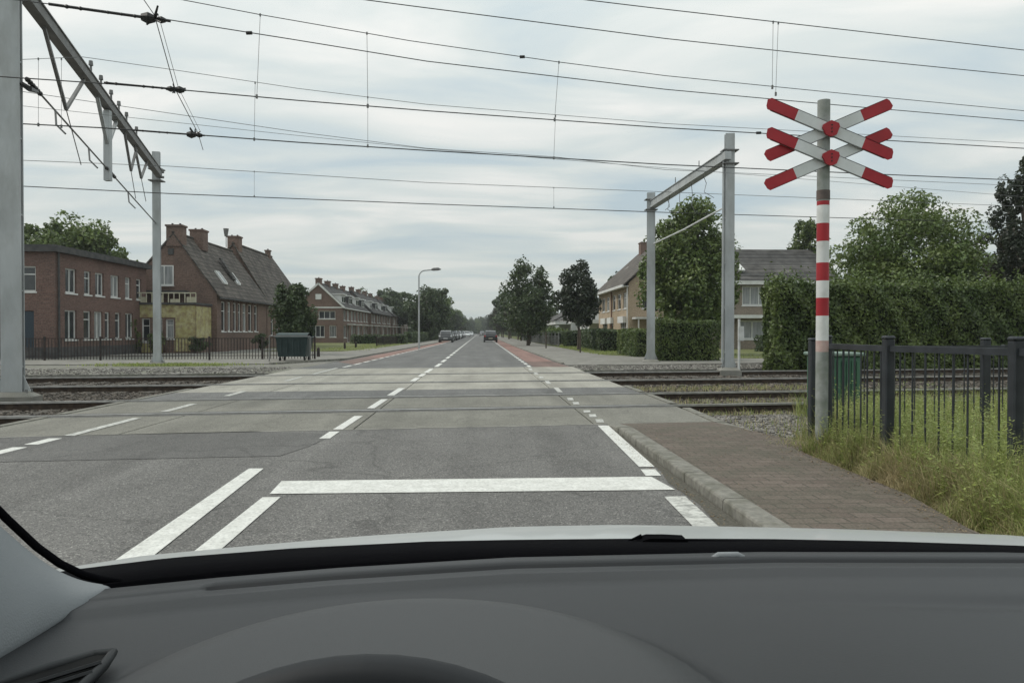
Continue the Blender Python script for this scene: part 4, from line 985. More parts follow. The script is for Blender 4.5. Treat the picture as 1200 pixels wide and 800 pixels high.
m = MB(); m.box(ex0-.1, ex1+.1, ey-.12, ey+2.6, 3.0, 3.12); m.build('roof', M_fascia, t)
m = MB()
m.beam((ex0, ey, 3.72), (ex1, ey, 3.72), .06, .07)
for k in range(16): xx = ex0+(ex1-ex0)*k/15; m.beam((xx, ey, 3.12), (xx, ey, 3.70), .045, .045)
for k in range(5): m.box(ex0+.4+k*1.0, ex0+.95+k*1.0, ey+.1, ey+.16, 3.13, 3.35+.25*((k*7) % 3)/2)
m.build('balcony_railing', M_yellow2, t)

h3 = gable_house('tall_tiled_house', (-20.5, 69, 0), 'second steep tiled house adjoining the gabled one, half hidden by the bush', -23.6, -17.3, -20.0, 61.8, 75.5, 3.9, 8.35, M_brick2, M_tile, side_ops=[(1+k*1.6, 1.9+k*1.6, 1.0, 2.7) for k in range(8)], hip=2.6)
chimney(h3, -20.5, -19.6, 61.9, 62.8, 7.5, 9.1, M_brick2); chimney(h3, -20.2, -19.8, 71.5, 72.0, 8.0, 9.0, M_brick2, 1)

for i, (x_, y_, hh, m_, lab) in enumerate(((-21.2, 46.7, 1.9, M_leafl, 'lime green garden shrub before the yellow annex windows'), (-19.6, 46.6, 1.3, M_leafl, 'small yellowish shrub at the middle of the yellow annex'), (-22.3, 46.6, 1.2, M_leafd, 'dark low shrub at the left end of the yellow annex'), (-17.2, 46.9, 1.0, M_leafd, 'dark low shrub at the brick corner of the gabled house'), (-15.9, 55, 1.1, M_leafd, 'dark shrub under the tall side windows'))):
    tree((x_, y_, 0), m_, .55, hh/2, hh/2+.05, .2, lab, name='shrub', ncl=22, nleaf=1800, lsize=.07, clr=.35, seed=60+i, rb=.03, nl=4)
# --- brick terrace further on
def terrace(y0, y1, label, xo, zr, first=False):
    n = int((y1-y0)/5.2); st = (y1-y0)/n; so = []
    for k in range(n):
        so += [(k*st+.6, k*st+2.2, 2.75, 4.0), (k*st+3.0, k*st+4.6, 2.75, 4.0), (k*st+.6, k*st+2.6, .6, 2.1), (k*st+3.2, k*st+4.2, .05, 2.1)]
    fo_ = [(.9, 2.9, 2.9, 3.85), (.8, 1.6, .7, 2.1), (2.2, 3.8, .7, 2.1)] if first else []
    x1 = xo; x0 = xo-6.0; xr = xo-2.9
    t = gable_house('terraced_house', ((x0+x1)/2, (y0+y1)/2, 0), label, x0, x1, xr, y0, y1, 4.4, zr, M_brick3 if first else M_brick2, M_tile2, front_ops=fo_, side_ops=so, verge=M_white if first else M_fascia, smull=1, fmull=2)
    if first:
        m = MB(); m.box(x0, x1, y0-.06, y0-.003, 4.2, 4.36); m.build('string_course', M_white, t)
        m = MB(); m.extr([(xr+.35, y0-.06, 5.25), (xr-.35, y0-.06, 5.25), (xr-.35, y0-.06, 5.9), (xr+.35, y0-.06, 5.9)][::-1], (0, -.04, 0)); m.build('gable_window', M_white, t)
    for k in range(0, n): chimney(t, xr-.40, xr+.25, y0+k*st+.1, y0+k*st+.9, zr-.4, zr+.75, M_brick2, 1)
    for k in range(n):                       # dormers with white cheeks
        yc = y0+k*st+2.4; zb = 4.75; xd = x1-.25
        d_ = MB(); d_.box(xd-1.9, xd-.15, yc-1.35, yc+1.35, zb, zb+1.15); dm = d_.build('dormer', M_fascia if k % 2 else M_whitewall, t)
        d_ = MB(); d_.box(xd-2.2, xd+.1, yc-1.5, yc+1.5, zb+1.153, zb+1.28); d_.build('dormer_roof', M_white, dm)
        for kk in range(2):
            d_ = MB(); a = yc-1.15+kk*1.2; d_.box(xd-.148, xd-.10, a, a+1.1, zb+.15, zb+1.0); d_.build('dormer_window', M_white, dm)
            d_ = MB(); d_.box(xd-.098, xd-.08, a+.1, a+1.0, zb+.25, zb+.9); d_.build('pane', M_glass, dm)
        c_ = MB(); c_.box(x1+.02, x1+.8, y0+k*st+2.9, y0+k*st+4.5, 2.2, 2.32); c_.build('porch_canopy', M_white, t)
    return t
terrace(92, 113, 'first block of the brick terrace, with the white edged gable facing the tracks', -16.7, 7.1, True)
terrace(113.4, 139, 'middle block of the brick terrace on the left side', -16.4, 7.3)
terrace(139.4, 168, 'farthest block of the brick terrace before the leafy trees', -16.2, 7.2)
t = gable_house('distant_house', (-24, 200, 0), 'distant dark roofed house behind the left avenue trees', -28, -15, -20, 185, 215, 4.8, 9.0, M_brick2, M_tile, side_ops=[(2+k*4, 4+k*4, .8, 2.2) for k in range(6)], smull=1)

# --- beige house on the right
def s3(u): return 13.3*880/(u-563)
uo = [(706, 710), (711.3, 715), (718.5, 722), (724.5, 728.5), (731, 735)]
loo = [(707.5, 712.5), (715.5, 719.5), (728.5, 734.5)]
t = thing('beige_house', (17.5, 76, 0), 'beige brick house with dark tiled roof and a red chimney, right of the road', 'house')
m = MB(); Y0, Y1 = 67.0, 84.0
ops = [(s3(b_)-Y0, s3(a)-Y0, 3.45, 4.95) for a, b_ in uo]+[(s3(b_)-Y0, s3(a)-Y0, .7, 2.6) for a, b_ in loo]
ops = [(max(.2, a), b_, c_, e_) for a, b_, c_, e_ in ops]
wall(m, (13.3, Y0, 0), (0, 1, 0), Y1-Y0, 5.7, ops, nrm=(-1, 0, 0)); fo_ = [(1.2, 2.8, 3.4, 4.8), (5, 6.8, 3.4, 4.8), (4.6, 7.2, .7, 2.3)]
wall(m, (13.3, Y0, 0), (1, 0, 0), 9, 5.7, fo_, nrm=(0, -1, 0)); wall(m, (22.3, Y0, 0), (0, 1, 0), 17, 5.7, [], nrm=(1, 0, 0)); wall(m, (13.3, Y1, 0), (1, 0, 0), 9, 5.7, [], nrm=(0, 1, 0))
n = m.add([(13.3, Y0, 5.7), (22.3, Y0, 5.7), (17.8, Y0, 9.9), (13.3, Y1, 5.7), (22.3, Y1, 5.7), (17.8, Y1, 9.9)]); m.face([n, n+1, n+2]); m.face([n+4, n+3, n+5])
m.build('wall', M_brickb, t)
r = MB()
for xa in (12.75, 22.85):
    q = [(xa, Y0-.4, 5.45), (xa, Y1+.4, 5.45), (17.8, Y1+.4, 9.95), (17.8, Y0-.4, 9.95)]; r.extr(q if xa > 17 else q[::-1], (0, 0, .14))
r.build('roof', M_tile, t)
g = MB(); g.box(12.62, 12.78, Y0-.4, Y1+.4, 5.32, 5.55); g.box(12.782, 13.28, Y0-.3, Y1+.3, 5.38, 5.44); g.build('gutter', M_white, t)
for i, q in enumerate(ops): window(t, (13.3, Y0, 0), (0, 1, 0), (-1, 0, 0), *q, mull=0 if q[1]-q[0] < 2 else 1, glass=[M_glass, M_glassc, M_glass][i % 3], fw=.1)
for q in fo_: window(t, (13.3, Y0, 0), (1, 0, 0), (0, -1, 0), *q, mull=1, fw=.1)
g = MB(); g.beam((13.16, Y0+8.1, 0), (13.16, Y0+8.1, 5.4), .12, .12); g.build('drainpipe', M_brown, t)
g = MB(); g.beam((13.18, Y0+.05, 0), (13.18, Y0+.05, 5.4), .1, .1); g.build('drainpipe', M_white, t)
g = MB()
for a, b_ in ((s3(712.5)-.1, s3(707.5)+.1), (s3(719.5)-.1, s3(715.5)+.1), (s3(734.5)-.1, s3(728.5)+.2)): g.box(13.0, 13.28, a, b_, 2.15, 2.75)
g.build('awning', M_whitewall, t)
g = MB(); g.box(13.6, 18.5, Y0-1.6, Y0-.03, 2.45, 2.62); g.beam((13.9, Y0-1.5, 0), (13.9, Y0-1.5, 2.45), .1, .1); g.beam((16, Y0-1.5, 0), (16, Y0-1.5, 2.45), .1, .1); g.build('porch', M_white, t)
chimney(t, 17.3, 18.3, 80.5, 81.6, 9.4, 11.0, M_brick3)
skylight(t, 17.8, 9.9, 13.3, 5.7, 79.5, .55, .9, 1.1); skylight(t, 17.8, 9.9, 13.3, 5.7, 76.5, .72, .8, 1.0); skylight(t, 17.8, 9.9, 13.3, 5.7, 72, .5, .8, 1.0)

# --- grey brown house seen front-on on the right
t = thing('grey_brown_house', (22, 60, 0), 'grey brown brick house with slate grey roof behind the crossbuck pole, facing the tracks', 'house')
Y0 = 57.0; X0, X1 = 16.8, 27.5
def s4(u): return (u-563)/880*57-X0
fo_ = [(s4(873.5), s4(904), 3.35, 4.85), (s4(915), s4(935), 3.35, 4.85), (s4(869), s4(903), .75, 2.2), (s4(840), s4(858), 3.35, 4.85), (s4(915), s4(935), .75, 2.2)]
m = MB(); wall(m, (X0, Y0, 0), (1, 0, 0), X1-X0, 5.3, fo_, nrm=(0, -1, 0)); wall(m, (X0, Y0, 0), (0, 1, 0), 8, 5.3, [], nrm=(-1, 0, 0)); wall(m, (X1, Y0, 0), (0, 1, 0), 8, 5.3, [], nrm=(1, 0, 0)); wall(m, (X0, Y0+8, 0), (1, 0, 0), X1-X0, 5.3, [], nrm=(0, 1, 0))
n = m.add([(X0, Y0, 5.3), (X0, Y0+8, 5.3), (X0, Y0+4, 7.9), (X1, Y0, 5.3), (X1, Y0+8, 5.3), (X1, Y0+4, 7.9)]); m.face([n+1, n, n+2]); m.face([n+3, n+4, n+5]); m.build('wall', M_brickg, t)
r = MB()
for ya in (Y0-.5, Y0+8.5):
    q = [(X0-.3, ya, 5.0), (X1+.3, ya, 5.0), (X1+.3, Y0+4, 7.95), (X0-.3, Y0+4, 7.95)]; r.extr(q if ya < Y0+4 else q[::-1], (0, 0, .14))
r.build('roof', M_tile2, t)
g = MB(); g.box(X0-.3, X1+.3, Y0-.6, Y0-.48, 4.92, 5.2); g.build('gutter', M_white, t)
for i, q in enumerate(fo_): window(t, (X0, Y0, 0), (1, 0, 0), (0, -1, 0), *q, mull=2 if i == 0 else 1, glass=M_glassc if i in (0, 2) else M_glass, fw=.1)
g = MB(); g.box(X0+.6, X0+5.6, Y0-1.0, Y0-.03, 2.35, 2.6); g.build('porch_canopy', M_white, t)
g = MB(); q = [(s4(872)+X0, Y0+.6, 6.0), (s4(880)+X0, Y0+.6, 6.0), (s4(878)+X0, Y0+1.6, 6.6), (s4(872)+X0, Y0+1.6, 6.6)]; g.extr(q, (0, -.1, .12)); g.build('roof_window', M_white, t)

# --- white houses behind the dark young tree
for i, (y0, y1, x1, lab) in enumerate(((92, 104, 13.4, 'white rendered house with long pale canopy behind the dark young tree'), (106, 122, 12.8, 'white house with a brown boarded gable between the street trees'), (125, 150, 12.5, 'pale house partly hidden by the right avenue trees'))):
    t = thing('white_house', (x1+4, (y0+y1)/2, 0), lab, 'house')
    m = MB(); so_ = [(1.5+k*4, 3.3+k*4, .7, 2.1) for k in range(int((y1-y0-2)/4))]
    wall(m, (x1, y0, 0), (0, 1, 0), y1-y0, 3.2, so_, nrm=(-1, 0, 0)); fo_ = [(1, 3, .6, 2.2), (4.5, 6.5, .6, 2.2)]
    wall(m, (x1, y0, 0), (1, 0, 0), 8, 3.2, fo_, nrm=(0, -1, 0)); n = m.add([(x1, y0, 3.2), (x1+8, y0, 3.2), (x1+4, y0, 5.2)]); m.face([n, n+1, n+2]); m.build('wall', M_whitewall, t)
    for q in so_: window(t, (x1, y0, 0), (0, 1, 0), (-1, 0, 0), *q)
    for q in fo_: window(t, (x1, y0, 0), (1, 0, 0), (0, -1, 0), *q)
    r = MB()
    for xa in (x1-.4, x1+8.4):
        q = [(xa, y0-.3, 3.1), (xa, y1+.3, 3.1), (x1+4, y1+.3, 5.25), (x1+4, y0-.3, 5.25)]; r.extr(q if xa > x1+4 else q[::-1], (0, 0, .15))
    r.build('roof', M_tile2, t)
    m = MB(); m.box(x1-2.6, x1+7, y0-2.5, y0-.02, 2.35, 2.75) if i == 0 else m.box(x1-2.2, x1-.02, y0, y1, 2.4, 2.7); m.build('canopy', M_whitewall, t)
    if i == 1: m = MB(); m.box(x1+.3, x1+2.6, y0-.2, y0-.02, 2.9, 4.9); m.build('boarded_gable', M_brown, t)

# ------------------------------------------------------------------ fences
def bar_fence(name, pts, label, z0, z1, step, br_, post_at, pr, pz, m, rail=.045, cat='fence', railw=None, zb=0.18):
    a0 = Vector((*pts[0], 0)); t = thing(name, (a0.x, a0.y, 0), label, cat)
    bars = MB(); rl = MB(); rl2 = MB()
    for i in range(len(pts)-1):
        a, c_ = Vector((*pts[i], 0)), Vector((*pts[i+1], 0)); Ln = (c_-a).length; n = int(Ln/step)
        for k in range(1, n):
            p = a.lerp(c_, k/n); bars.tube([(p.x, p.y, z0+.02), (p.x, p.y, z1-.02)], br_, 5)
        rl.beam((a.x, a.y, z1-rail/2), (c_.x, c_.y, z1-rail/2), railw or rail, rail); rl2.beam((a.x, a.y, z0+zb), (c_.x, c_.y, z0+zb), rail*.8, rail*.8)
    if len(bars.f): bars.build('bars', m, t)
    rl.build('rail', m, t); rl2.build('rail', m, t)
    for x_, y_ in post_at:
        p = MB(); p.bevbox(x_-pr, x_+pr, y_-pr, y_+pr, -.1, pz-.02, pr*.22); p.bevbox(x_-pr*1.12, x_+pr*1.12, y_-pr*1.12, y_+pr*1.12, pz-.025, pz+.012, pr*.3); p.build('post', m, t)
    return t
fa = (3.62, 8.25); fb = (3.86, 7.85); fc = (3.92, 7.15)
A = P(953, 400, 8.5); B_ = P(969, 400, 8.05); C_ = P(1041, 400, 6.75); D_ = P(1191, 400, 5.55); D2 = D_+(D_-C_)*.95; E_ = P(1175, 400, 9.0)
zr_ = 1.17
bar_fence('black_bar_fence', [(B_.x, B_.y), (C_.x, C_.y), (D_.x, D_.y), (D2.x, D2.y)], 'black metal bar fence nearest the camera, beside the brick pavement', -.04, 1.175, .13, .0085,
          [(B_.x, B_.y), (C_.x, C_.y), (D_.x, D_.y), (D2.x, D2.y)], .043, 1.255, M_black, rail=.055, railw=.05)
bar_fence('black_bar_fence', [(A.x, A.y), (A.x+2.4, A.y+.2), (E_.x, E_.y), (E_.x+4.5, E_.y+.4)], 'black metal bar fence running behind the first one along the track', -.04, 1.14, .125, .0075,
          [(A.x, A.y), (P(1155, 400, 8.95).x, 8.95), (E_.x+2.4, E_.y+.2)], .045, 1.22, M_black, rail=.032, railw=.035)
# left iron fence
pts = [(-25, 35.2), (-7.95, 36.6)]
bar_fence('iron_railing', pts, 'long black iron railing in front of the brick buildings on the left', 0, 1.02, .14, .018, [(-25+2.43*k, 35.2+.2*k) for k in range(8)], .04, 1.08, M_black2, rail=.035)
# garden fences on the right, far
bar_fence('garden_fence', [(6.9, 66), (6.7, 84), (6.6, 120)], 'slender dark garden fence with posts along the right footpath', 0, .95, .6, .02, [(6.9-.2*k/9, 66+k*3.0) for k in range(14)], .05, 1.25, M_steeld, rail=.04)
bar_fence('garden_fence', [(-9.6, 70), (-9.2, 88)], 'low dark garden fence in front of the terrace gable', 0, .8, .4, .02, [(-9.6+.1*k, 70+k*4.5) for k in range(5)], .05, .9, M_black2, rail=.04)

# ------------------------------------------------------------------ crossbuck
SY = 7.8
base = P(962.5, 535, SY); topp = P(965.5, 118, SY)
px_, py_ = base.x, SY
t = thing('railway_crossbuck', (px_, py_, -0.04), 'red and white double crossbuck sign on a striped pole beside the black fence', 'road sign')
ztop = topp.z; pr = 0.064
lean = (topp.x-base.x)/(ztop-0)
def zv(v): return P(965, v, SY).z
bands = [(ztop, zv(236), M_poleg), (zv(236), zv(241), M_signr), (zv(241), zv(262), M_polew), (zv(262), zv(283), M_signr), (zv(283), zv(308), M_polew), (zv(308), zv(329), M_signr),
         (zv(329), zv(349), M_polew), (zv(349), zv(370), M_signr), (zv(370), zv(399), M_polew), (zv(399), zv(412), M_polep), (zv(412), -0.1, M_poleg)]
m = MB(); mats = []
zs = []
for z1, z0, mm in bands:
    if mm not in mats: mats.append(mm)
    m.mi = mats.index(mm)
    n = 20; a = [(px_+lean*z1+pr*math.cos(2*math.pi*k/n), py_+pr*math.sin(2*math.pi*k/n), z1) for k in range(n)]; b2 = [(px_+lean*z0+pr*math.cos(2*math.pi*k/n), py_+pr*math.sin(2*math.pi*k/n), z0) for k in range(n)]
    i0 = m.add(b2); i1 = m.add(a)
    for k in range(n): j = (k+1) % n; m.face([i0+k, i0+j, i1+j, i1+k])
    if z1 == ztop: m.face([i1+k for k in range(n)])
pole = m.build('pole', mats, t); smoothshade(pole)
m = MB(); zc_ = zv(229)
m.tube([(px_+lean*zc_, py_, zc_-.05), (px_+lean*zc_, py_, zc_+.05)], pr+.004, 16); smoothshade(m.build('pole_clamp', M_poled, t))
hubx = P(972.5, 150, SY-.1).x
def arm(cz, slope, yoff, hl=0.672, hw=0.063):
    mb = MB(); ang = math.atan(slope); c_, s_ = math.cos(ang), math.sin(ang); y0 = SY-pr-.012-yoff; th = .005; L2 = hl/c_
    def q(s, w_): return Vector((hubx+s*c_-w_*s_, y0, cz+s*s_+w_*c_))
    for mi, s0, s1 in ((1, -L2, -L2*.53), (0, -L2*.53, L2*.53), (1, L2*.53, L2)):
        mb.mi = mi
        if s0 == -L2: pl = [q(s0+.012, -hw*.55), q(s0+.034, -hw), q(s1, -hw), q(s1, hw), q(s0+.034, hw), q(s0, hw*.5)]
        elif s1 == L2: pl = [q(s0, -hw), q(s1-.034, -hw), q(s1, -hw*.5), q(s1-.012, hw*.55), q(s1-.034, hw), q(s0, hw)]
        else: pl = [q(s0, -hw), q(s1, -hw), q(s1, hw), q(s0, hw)]
        mb.extr(pl, (0, th, 0))
    # folded rear flange of the board
    mb.mi = 2
    for sgn in (-1, 1): mb.extr([q(-L2+.07, sgn*hw*.98), q(L2-.07, sgn*hw*.98), q(L2-.07, sgn*hw*.88), q(-L2+.07, sgn*hw*.88)], (0, th+.016, 0))
    return mb.build('arm', [M_signw, M_signr, M_steeld], t)
for cv in (151.5, 185.5):
    cz = P(972, cv, SY-.1).z
    arm(cz, 0.43, 0.0); arm(cz, -0.40, 0.032)
    mb = MB(); yh = SY-pr-.012-.062; w_, h_ = .095, .085
    mb.extr([(hubx-w_*.95, yh, cz+.01), (hubx-w_*.55, yh, cz-h_*.75), (hubx, yh, cz-h_), (hubx+w_*.6, yh, cz-h_*.75), (hubx+w_*.95, yh, cz+.02), (hubx+w_*.85, yh, cz+h_*.65), (hubx, yh, cz+h_), (hubx-w_*.85, yh, cz+h_*.5)], (0, .027, 0))
    hb = mb.build('hub_plate', M_signr, t)
    mb = MB()
    for k in (-1, 0, 1): mb.tube([(hubx+.005, yh-.006, cz+k*.035), (hubx+.005, yh+.002, cz+k*.035)], .008, 8)
    mb.build('bolt', M_bolt, hb)
    mb = MB(); mb.box(px_-.09, px_+.11, SY-pr-.012, SY+pr+.01, cz-.02, cz+.02); mb.build('bracket', M_steeld, t)

# green container behind the fence
cz0 = G(942, 489); gx0 = P(943, 400, 11.92).x; gx1 = P(1013, 400, 11.3).x; gy = 11.3
t = thing('green_container', ((gx0+gx1)/2, gy+.4, -.04), 'green ribbed plastic container standing behind the black fence by the tracks', 'container')
m = MB(); m.bevbox(gx0+.03, gx1-.03, gy, gy+.62, -.06, .93, .03)
for k in range(7): xx = gx0+.1+(gx1-gx0-.2)*k/6; m.box(xx-.025, xx+.025, gy-.02, gy-.002, .02, .86)
m.build('body', M_greenbox, t)
m = MB(); m.bevbox(gx0-.01, gx1+.01, gy-.04, gy+.66, .932, .985, .015); m.build('lid', M_greenlid, t)

# dark green wheeled container, left
t = thing('waste_container', (-8.9, 34.6, 0), 'dark green wheeled waste container at the end of the iron railing', 'container')
m = MB(); y0, y1 = 34.0, 35.1; x0, x1 = P(323, 389, 34).x, P(360, 389, 34).x
n = m.add([(x0+.08, y0+.08, .2), (x1-.08, y0+.08, .2), (x1-.08, y1-.08, .2), (x0+.08, y1-.08, .2), (x0, y0, 1.02), (x1, y0, 1.02), (x1, y1, 1.02), (x0, y1, 1.02)])
for q in ((3, 2, 1, 0), (0, 1, 5, 4), (1, 2, 6, 5), (2, 3, 7, 6), (3, 0, 4, 7), (4, 5, 6, 7)): m.face([n+i for i in q])
for k in range(5): xx = x0+.2+k*.27; m.box(xx, xx+.05, y0-.03, y0+.02, .3, .95)
m.build('body', M_dgreen, t)
m = MB(); m.bevbox(x0-.05, x1+.05, y0-.05, y1+.05, 1.022, 1.09, .03)
m.grid([[(x0+(x1-x0)*i/6, y0+(y1-y0)*(1-math.cos(j*math.pi/6))/2, 1.09+.18*math.sin(j*math.pi/6)) for i in range(7)] for j in range(7)]); m.build('lid', M_dgreen, t)
for xx in (x0+.15, x1-.15):
    for yy in (y0+.15, y1-.15):
        m = MB(); m.tube([(xx-.03, yy, .09), (xx+.03, yy, .09)], .09, 12); w_ = m.build('wheel', M_rubber, t)
        m = MB(); m.beam((xx, yy, .1), (xx, yy, .22), .05, .05); m.build('caster', M_steeld, w_)
# thin tube frame guarding it
m = MB()
for xx in (x0-.2, x1+.2): m.tube([(xx, 33.7, 0), (xx, 33.7, 1.12)], .025, 6)
m.tube([(x0-.2, 33.7, 1.12), (x1+.2, 33.7, 1.12)], .025, 6)
tag(m.build('guard_rail', M_steeld, org=(-9, 33.7, 0)), 'thin tubular guard rail in front of the dark green waste container', 'rail')
# bollards
for (u_, v_, lab) in ((373, 418, 'small black bollard right of the waste container'), (404, 408.5, 'short dark post on the grass by the terrace gable corner'), (417, 407.5, 'short dark post on the grass right of the gable corner')):
    g_ = G(u_, v_); m = MB(); m.tube([(g_.x, g_.y, -.05), (g_.x, g_.y, .45), (g_.x, g_.y, .5)], [.09, .08, .03], 10); tag(smoothshade(m.build('bollard', M_black2, org=(g_.x, g_.y, 0))), lab, 'bollard')
# small white post by the right gantry
g_ = P(866, 430, 25.6); m = MB(); m.tube([(g_.x, 25.6, -.1), (g_.x, 25.6, 1.75)], .045, 8); m.box(g_.x-.06, g_.x+.14, 25.5, 25.56, 1.0, 1.5)
tag(m.build('marker_post', M_polew, org=(g_.x, 25.6, 0)), 'thin white marker post beside the near right gantry post', 'post')
# posts along right footpath
for i, (u_, v_, hh) in enumerate(((681, 413, 1.45), (641, 408, 1.3), (619, 404, 1.2))):
    g_ = G(u_, v_); m = MB(); m.tube([(g_.x-.12, g_.y-.5, -.05), (g_.x-.12, g_.y-.5, hh)], .05, 8)
    tag(m.build('tree_stake', M_bark, org=(g_.x-.12, g_.y-.5, 0)), 'wooden stake on the right verge, %s' % ('in front of the dark young tree', 'between the two nearest street trees', 'by the dark green street tree')[i], 'stake')

# ------------------------------------------------------------------ street lamp
LY = 58.0; lp = P(491, 389, LY)
t = thing('street_lamp', (lp.x, LY, 0), 'tall grey street lamp with curved arm on the left side of the road', 'street lamp')
zt = P(491, 316, LY).z; m = MB()
arc = [(lp.x, LY, -.1), (lp.x, LY, 1.0), (lp.x, LY, zt-.55)]+[(lp.x+.5*(1-math.cos(a)), LY, zt-.55+.5*math.sin(a)) for a in np.linspace(.2, math.pi/2, 6)]+[(lp.x+1.05, LY, zt+.0)]
m.tube(arc, [.085, .075, .055]+[.05]*6+[.045], 10); smoothshade(m.build('pole', M_steel, t))
m = MB(); m.tube([(lp.x+.95, LY, zt+.0), (lp.x+1.1, LY, zt+.03), (lp.x+1.5, LY, zt+.06), (lp.x+1.7, LY, zt+.03)], [.06, .12, .12, .03], 10); smoothshade(m.build('lantern', M_steeld, t))

# ------------------------------------------------------------------ catenary gantries
def hpost(parent, x_, y_, zt, w_, dpt, m_, name='post', ang=0.0):
    """H-section column with flanges facing the road"""
    R = Matrix.Rotation(ang, 3, 'Z'); c_ = Vector((x_, y_, 0)); fl = .03
    m = MB(); m.box(-w_/2, w_/2, -dpt/2, -dpt/2+fl, 0.12, zt, R, c_); m.box(-w_/2, w_/2, dpt/2-fl, dpt/2, .12, zt, R, c_)
    m.box(-.02, .02, -dpt/2+fl+.001, dpt/2-fl-.001, .12, zt-.01, R, c_)
    for k in range(int(zt/1.5)): m.box(-w_/2+.01, w_/2-.01, -dpt/2+fl+.002, dpt/2-fl-.002, .6+k*1.5, .63+k*1.5, R, c_)
    p = m.build(name, m_, parent)
    f = MB(); q8 = [(-w_*1.15, -dpt*1.7), (w_*1.15, -dpt*1.7), (w_*1.15, dpt*1.7), (-w_*1.15, dpt*1.7)]; f.box(-w_*1.15, w_*1.15, -dpt*1.7, dpt*1.7, -.4, .03, R, c_); i8 = f.add([c_+R @ Vector((a*k_, b*k_, z_)) for k_, z_ in ((.97, .031), (.62, .117)) for a, b in q8]); [f.face([i8+q for q in F_]) for F_ in ((0, 1, 5, 4), (1, 2, 6, 5), (2, 3, 7, 6), (3, 0, 4, 7), (4, 5, 6, 7))]; f.build('footing', M_foot, p)
    g = MB()
    for sx in (-1, 1):
        for sy in (-1, 1): q = c_+R @ Vector((sx*w_*.75, sy*dpt*.75, 0)); g2 = MB(); g2.tube([(q.x, q.y, .03), (q.x, q.y, .17)], .025, 6); g2.build('bolt', M_steeld, p)
        g = MB(); g.extr([c_+R @ Vector((sx*w_/2, -.01, .13)), c_+R @ Vector((sx*w_*.85, -.01, .13)), c_+R @ Vector((sx*w_/2, -.01, .45))], R @ Vector((0, .02, 0))); g.build('gusset', m_, p)
    return p
def lerp(a, b_, t_): return Vector(a).lerp(Vector(b_), t_)
def t_at(a, b_, u):
    best = 0; bd = 1e9
    for k in range(401):
        p = lerp(a, b_, k/400.0); q = RM.transposed() @ (p-Vector((0, 0, H)))
        uu = CX+F*q.x/-q.z
        if abs(uu-u) < bd: bd = abs(uu-u); best = k/400.0
    return best
# left gantry
n0 = G(15.5, 466); f0 = G(184.5, 427.5)
gt = thing('catenary_gantry', (n0.x, n0.y, 0), 'large grey steel catenary gantry on the left, its near post at the photo edge', 'catenary gantry', )
hpost(gt, n0.x, n0.y, 8.75, .38, .14, M_steel, ang=.12)
hpost(gt, f0.x, f0.y, P(184, 178, f0.y).z, .28, .14, M_steel, ang=.12)
ba = P(22, -18, n0.y+.1); bb_ = P(187, 204, f0.y-.25)
m = MB(); m.beam(ba+(ba-bb_)*.04, bb_+(bb_-ba)*.005, .16, .24); 
m.build('beam', M_steeld, gt)
m = MB(); m.beam(ba+Vector((.0, 0, .136)), bb_+Vector((.0, 0, .136)), .22, .03); m.build('beam_flange', M_steeld, gt)
m = MB(); m.beam(ba-Vector((.0, 0, .136)), bb_-Vector((.0, 0, .136)), .22, .03); m.build('beam_flange', M_steeld, gt)
for zz_ in (bb_.z-.25, bb_.z+.2): m = MB(); m.box(f0.x-.22, f0.x+.28, f0.y-.26, f0.y+.18, zz_, zz_+.045); m.build('bracket', M_steeld, gt)
for zz_ in (bb_.z-.1, bb_.z+.1): m = MB(); m.tube([(f0.x+.14, f0.y-.12, zz_), (f0.x+.34, f0.y-.12, zz_)], .05, 6); m.build('bolt', M_steeld, gt)
# cross tube lower down, with thick insulated ends
ca = P(31, 92, n0.y); cb = P(183, 262, f0.y)
cm_ = lerp(ca, cb, t_at(ca, cb, 122))
m = MB(); m.tube([ca, lerp(ca, cb, .5), cb], .022, 6); m.build('cross_rod', M_steeld, gt)
for a_, b2 in ((.0, .06), (.44, .52)):
    m = MB(); m.tube([lerp(ca, cb, a_+(b2-a_)*k/12) for k in range(13)], [.055 if k % 2 else .032 for k in range(13)], 8); m.build('insulator', M_bolt, gt)
m = MB(); m.tube([ca+Vector((-.1, 0, -.1)), ca+Vector((.05, 0, -.2)), lerp(ca, cb, .05)], [.05, .06, .03], 6); m.build('rod_clamp', M_bolt, gt)
def bp_(u, dz=-.2): p = lerp(ba, bb_, t_at(ba, bb_, u)); return p+Vector((0, 0, dz))
# drop post with V brace
m = MB(); dp_ = bp_(126); zb = P(124, 212, dp_.y).z; m.beam(dp_, (dp_.x, dp_.y, zb), .17, .17)
q1 = bp_(114); q2 = bp_(136)
knee = Vector((dp_.x, dp_.y, dp_.z-1.0)); m.beam(q1, knee, .09, .09); m.beam(q2, knee, .09, .09); m.build('drop_post', M_steel, gt)
for ua, ub, uc, dd in ((52, 98, 75, 1.25), (146, 160, 152, .95), (158, 172, 166, .8)):
    m = MB(); a_ = bp_(ua); c_ = bp_(ub); k_ = (a_+c_)/2-Vector((0, 0, dd)); m.beam(a_, k_, .07, .07); m.beam(c_, k_, .07, .07); m.tube([k_, k_+(k_-a_)*.8], .012, 5); m.build('hanger', M_steeld, gt)
# hooked rods under the cross rod
for uu in (65, 104, 150):
    m = MB(); p = lerp(ca, cb, t_at(ca, cb, uu)); m.tube([p, p+Vector((.1, -.15, -.35)), p+Vector((.3, -.15, -.55))], .022, 6); m.build('hook', M_steeld, gt)
for uu in (104, 116, 128, 137, 146, 158):
    m = MB(); p = bp_(uu, .14)+Vector((.06, 0, 0)); m.tube([p, p+Vector((0, 0, .2)), p+Vector((0, 0, .201)), p+Vector((0, 0, .32))], [.03, .03, .06, .05], 8); m.build('insulator', M_steeld, gt)
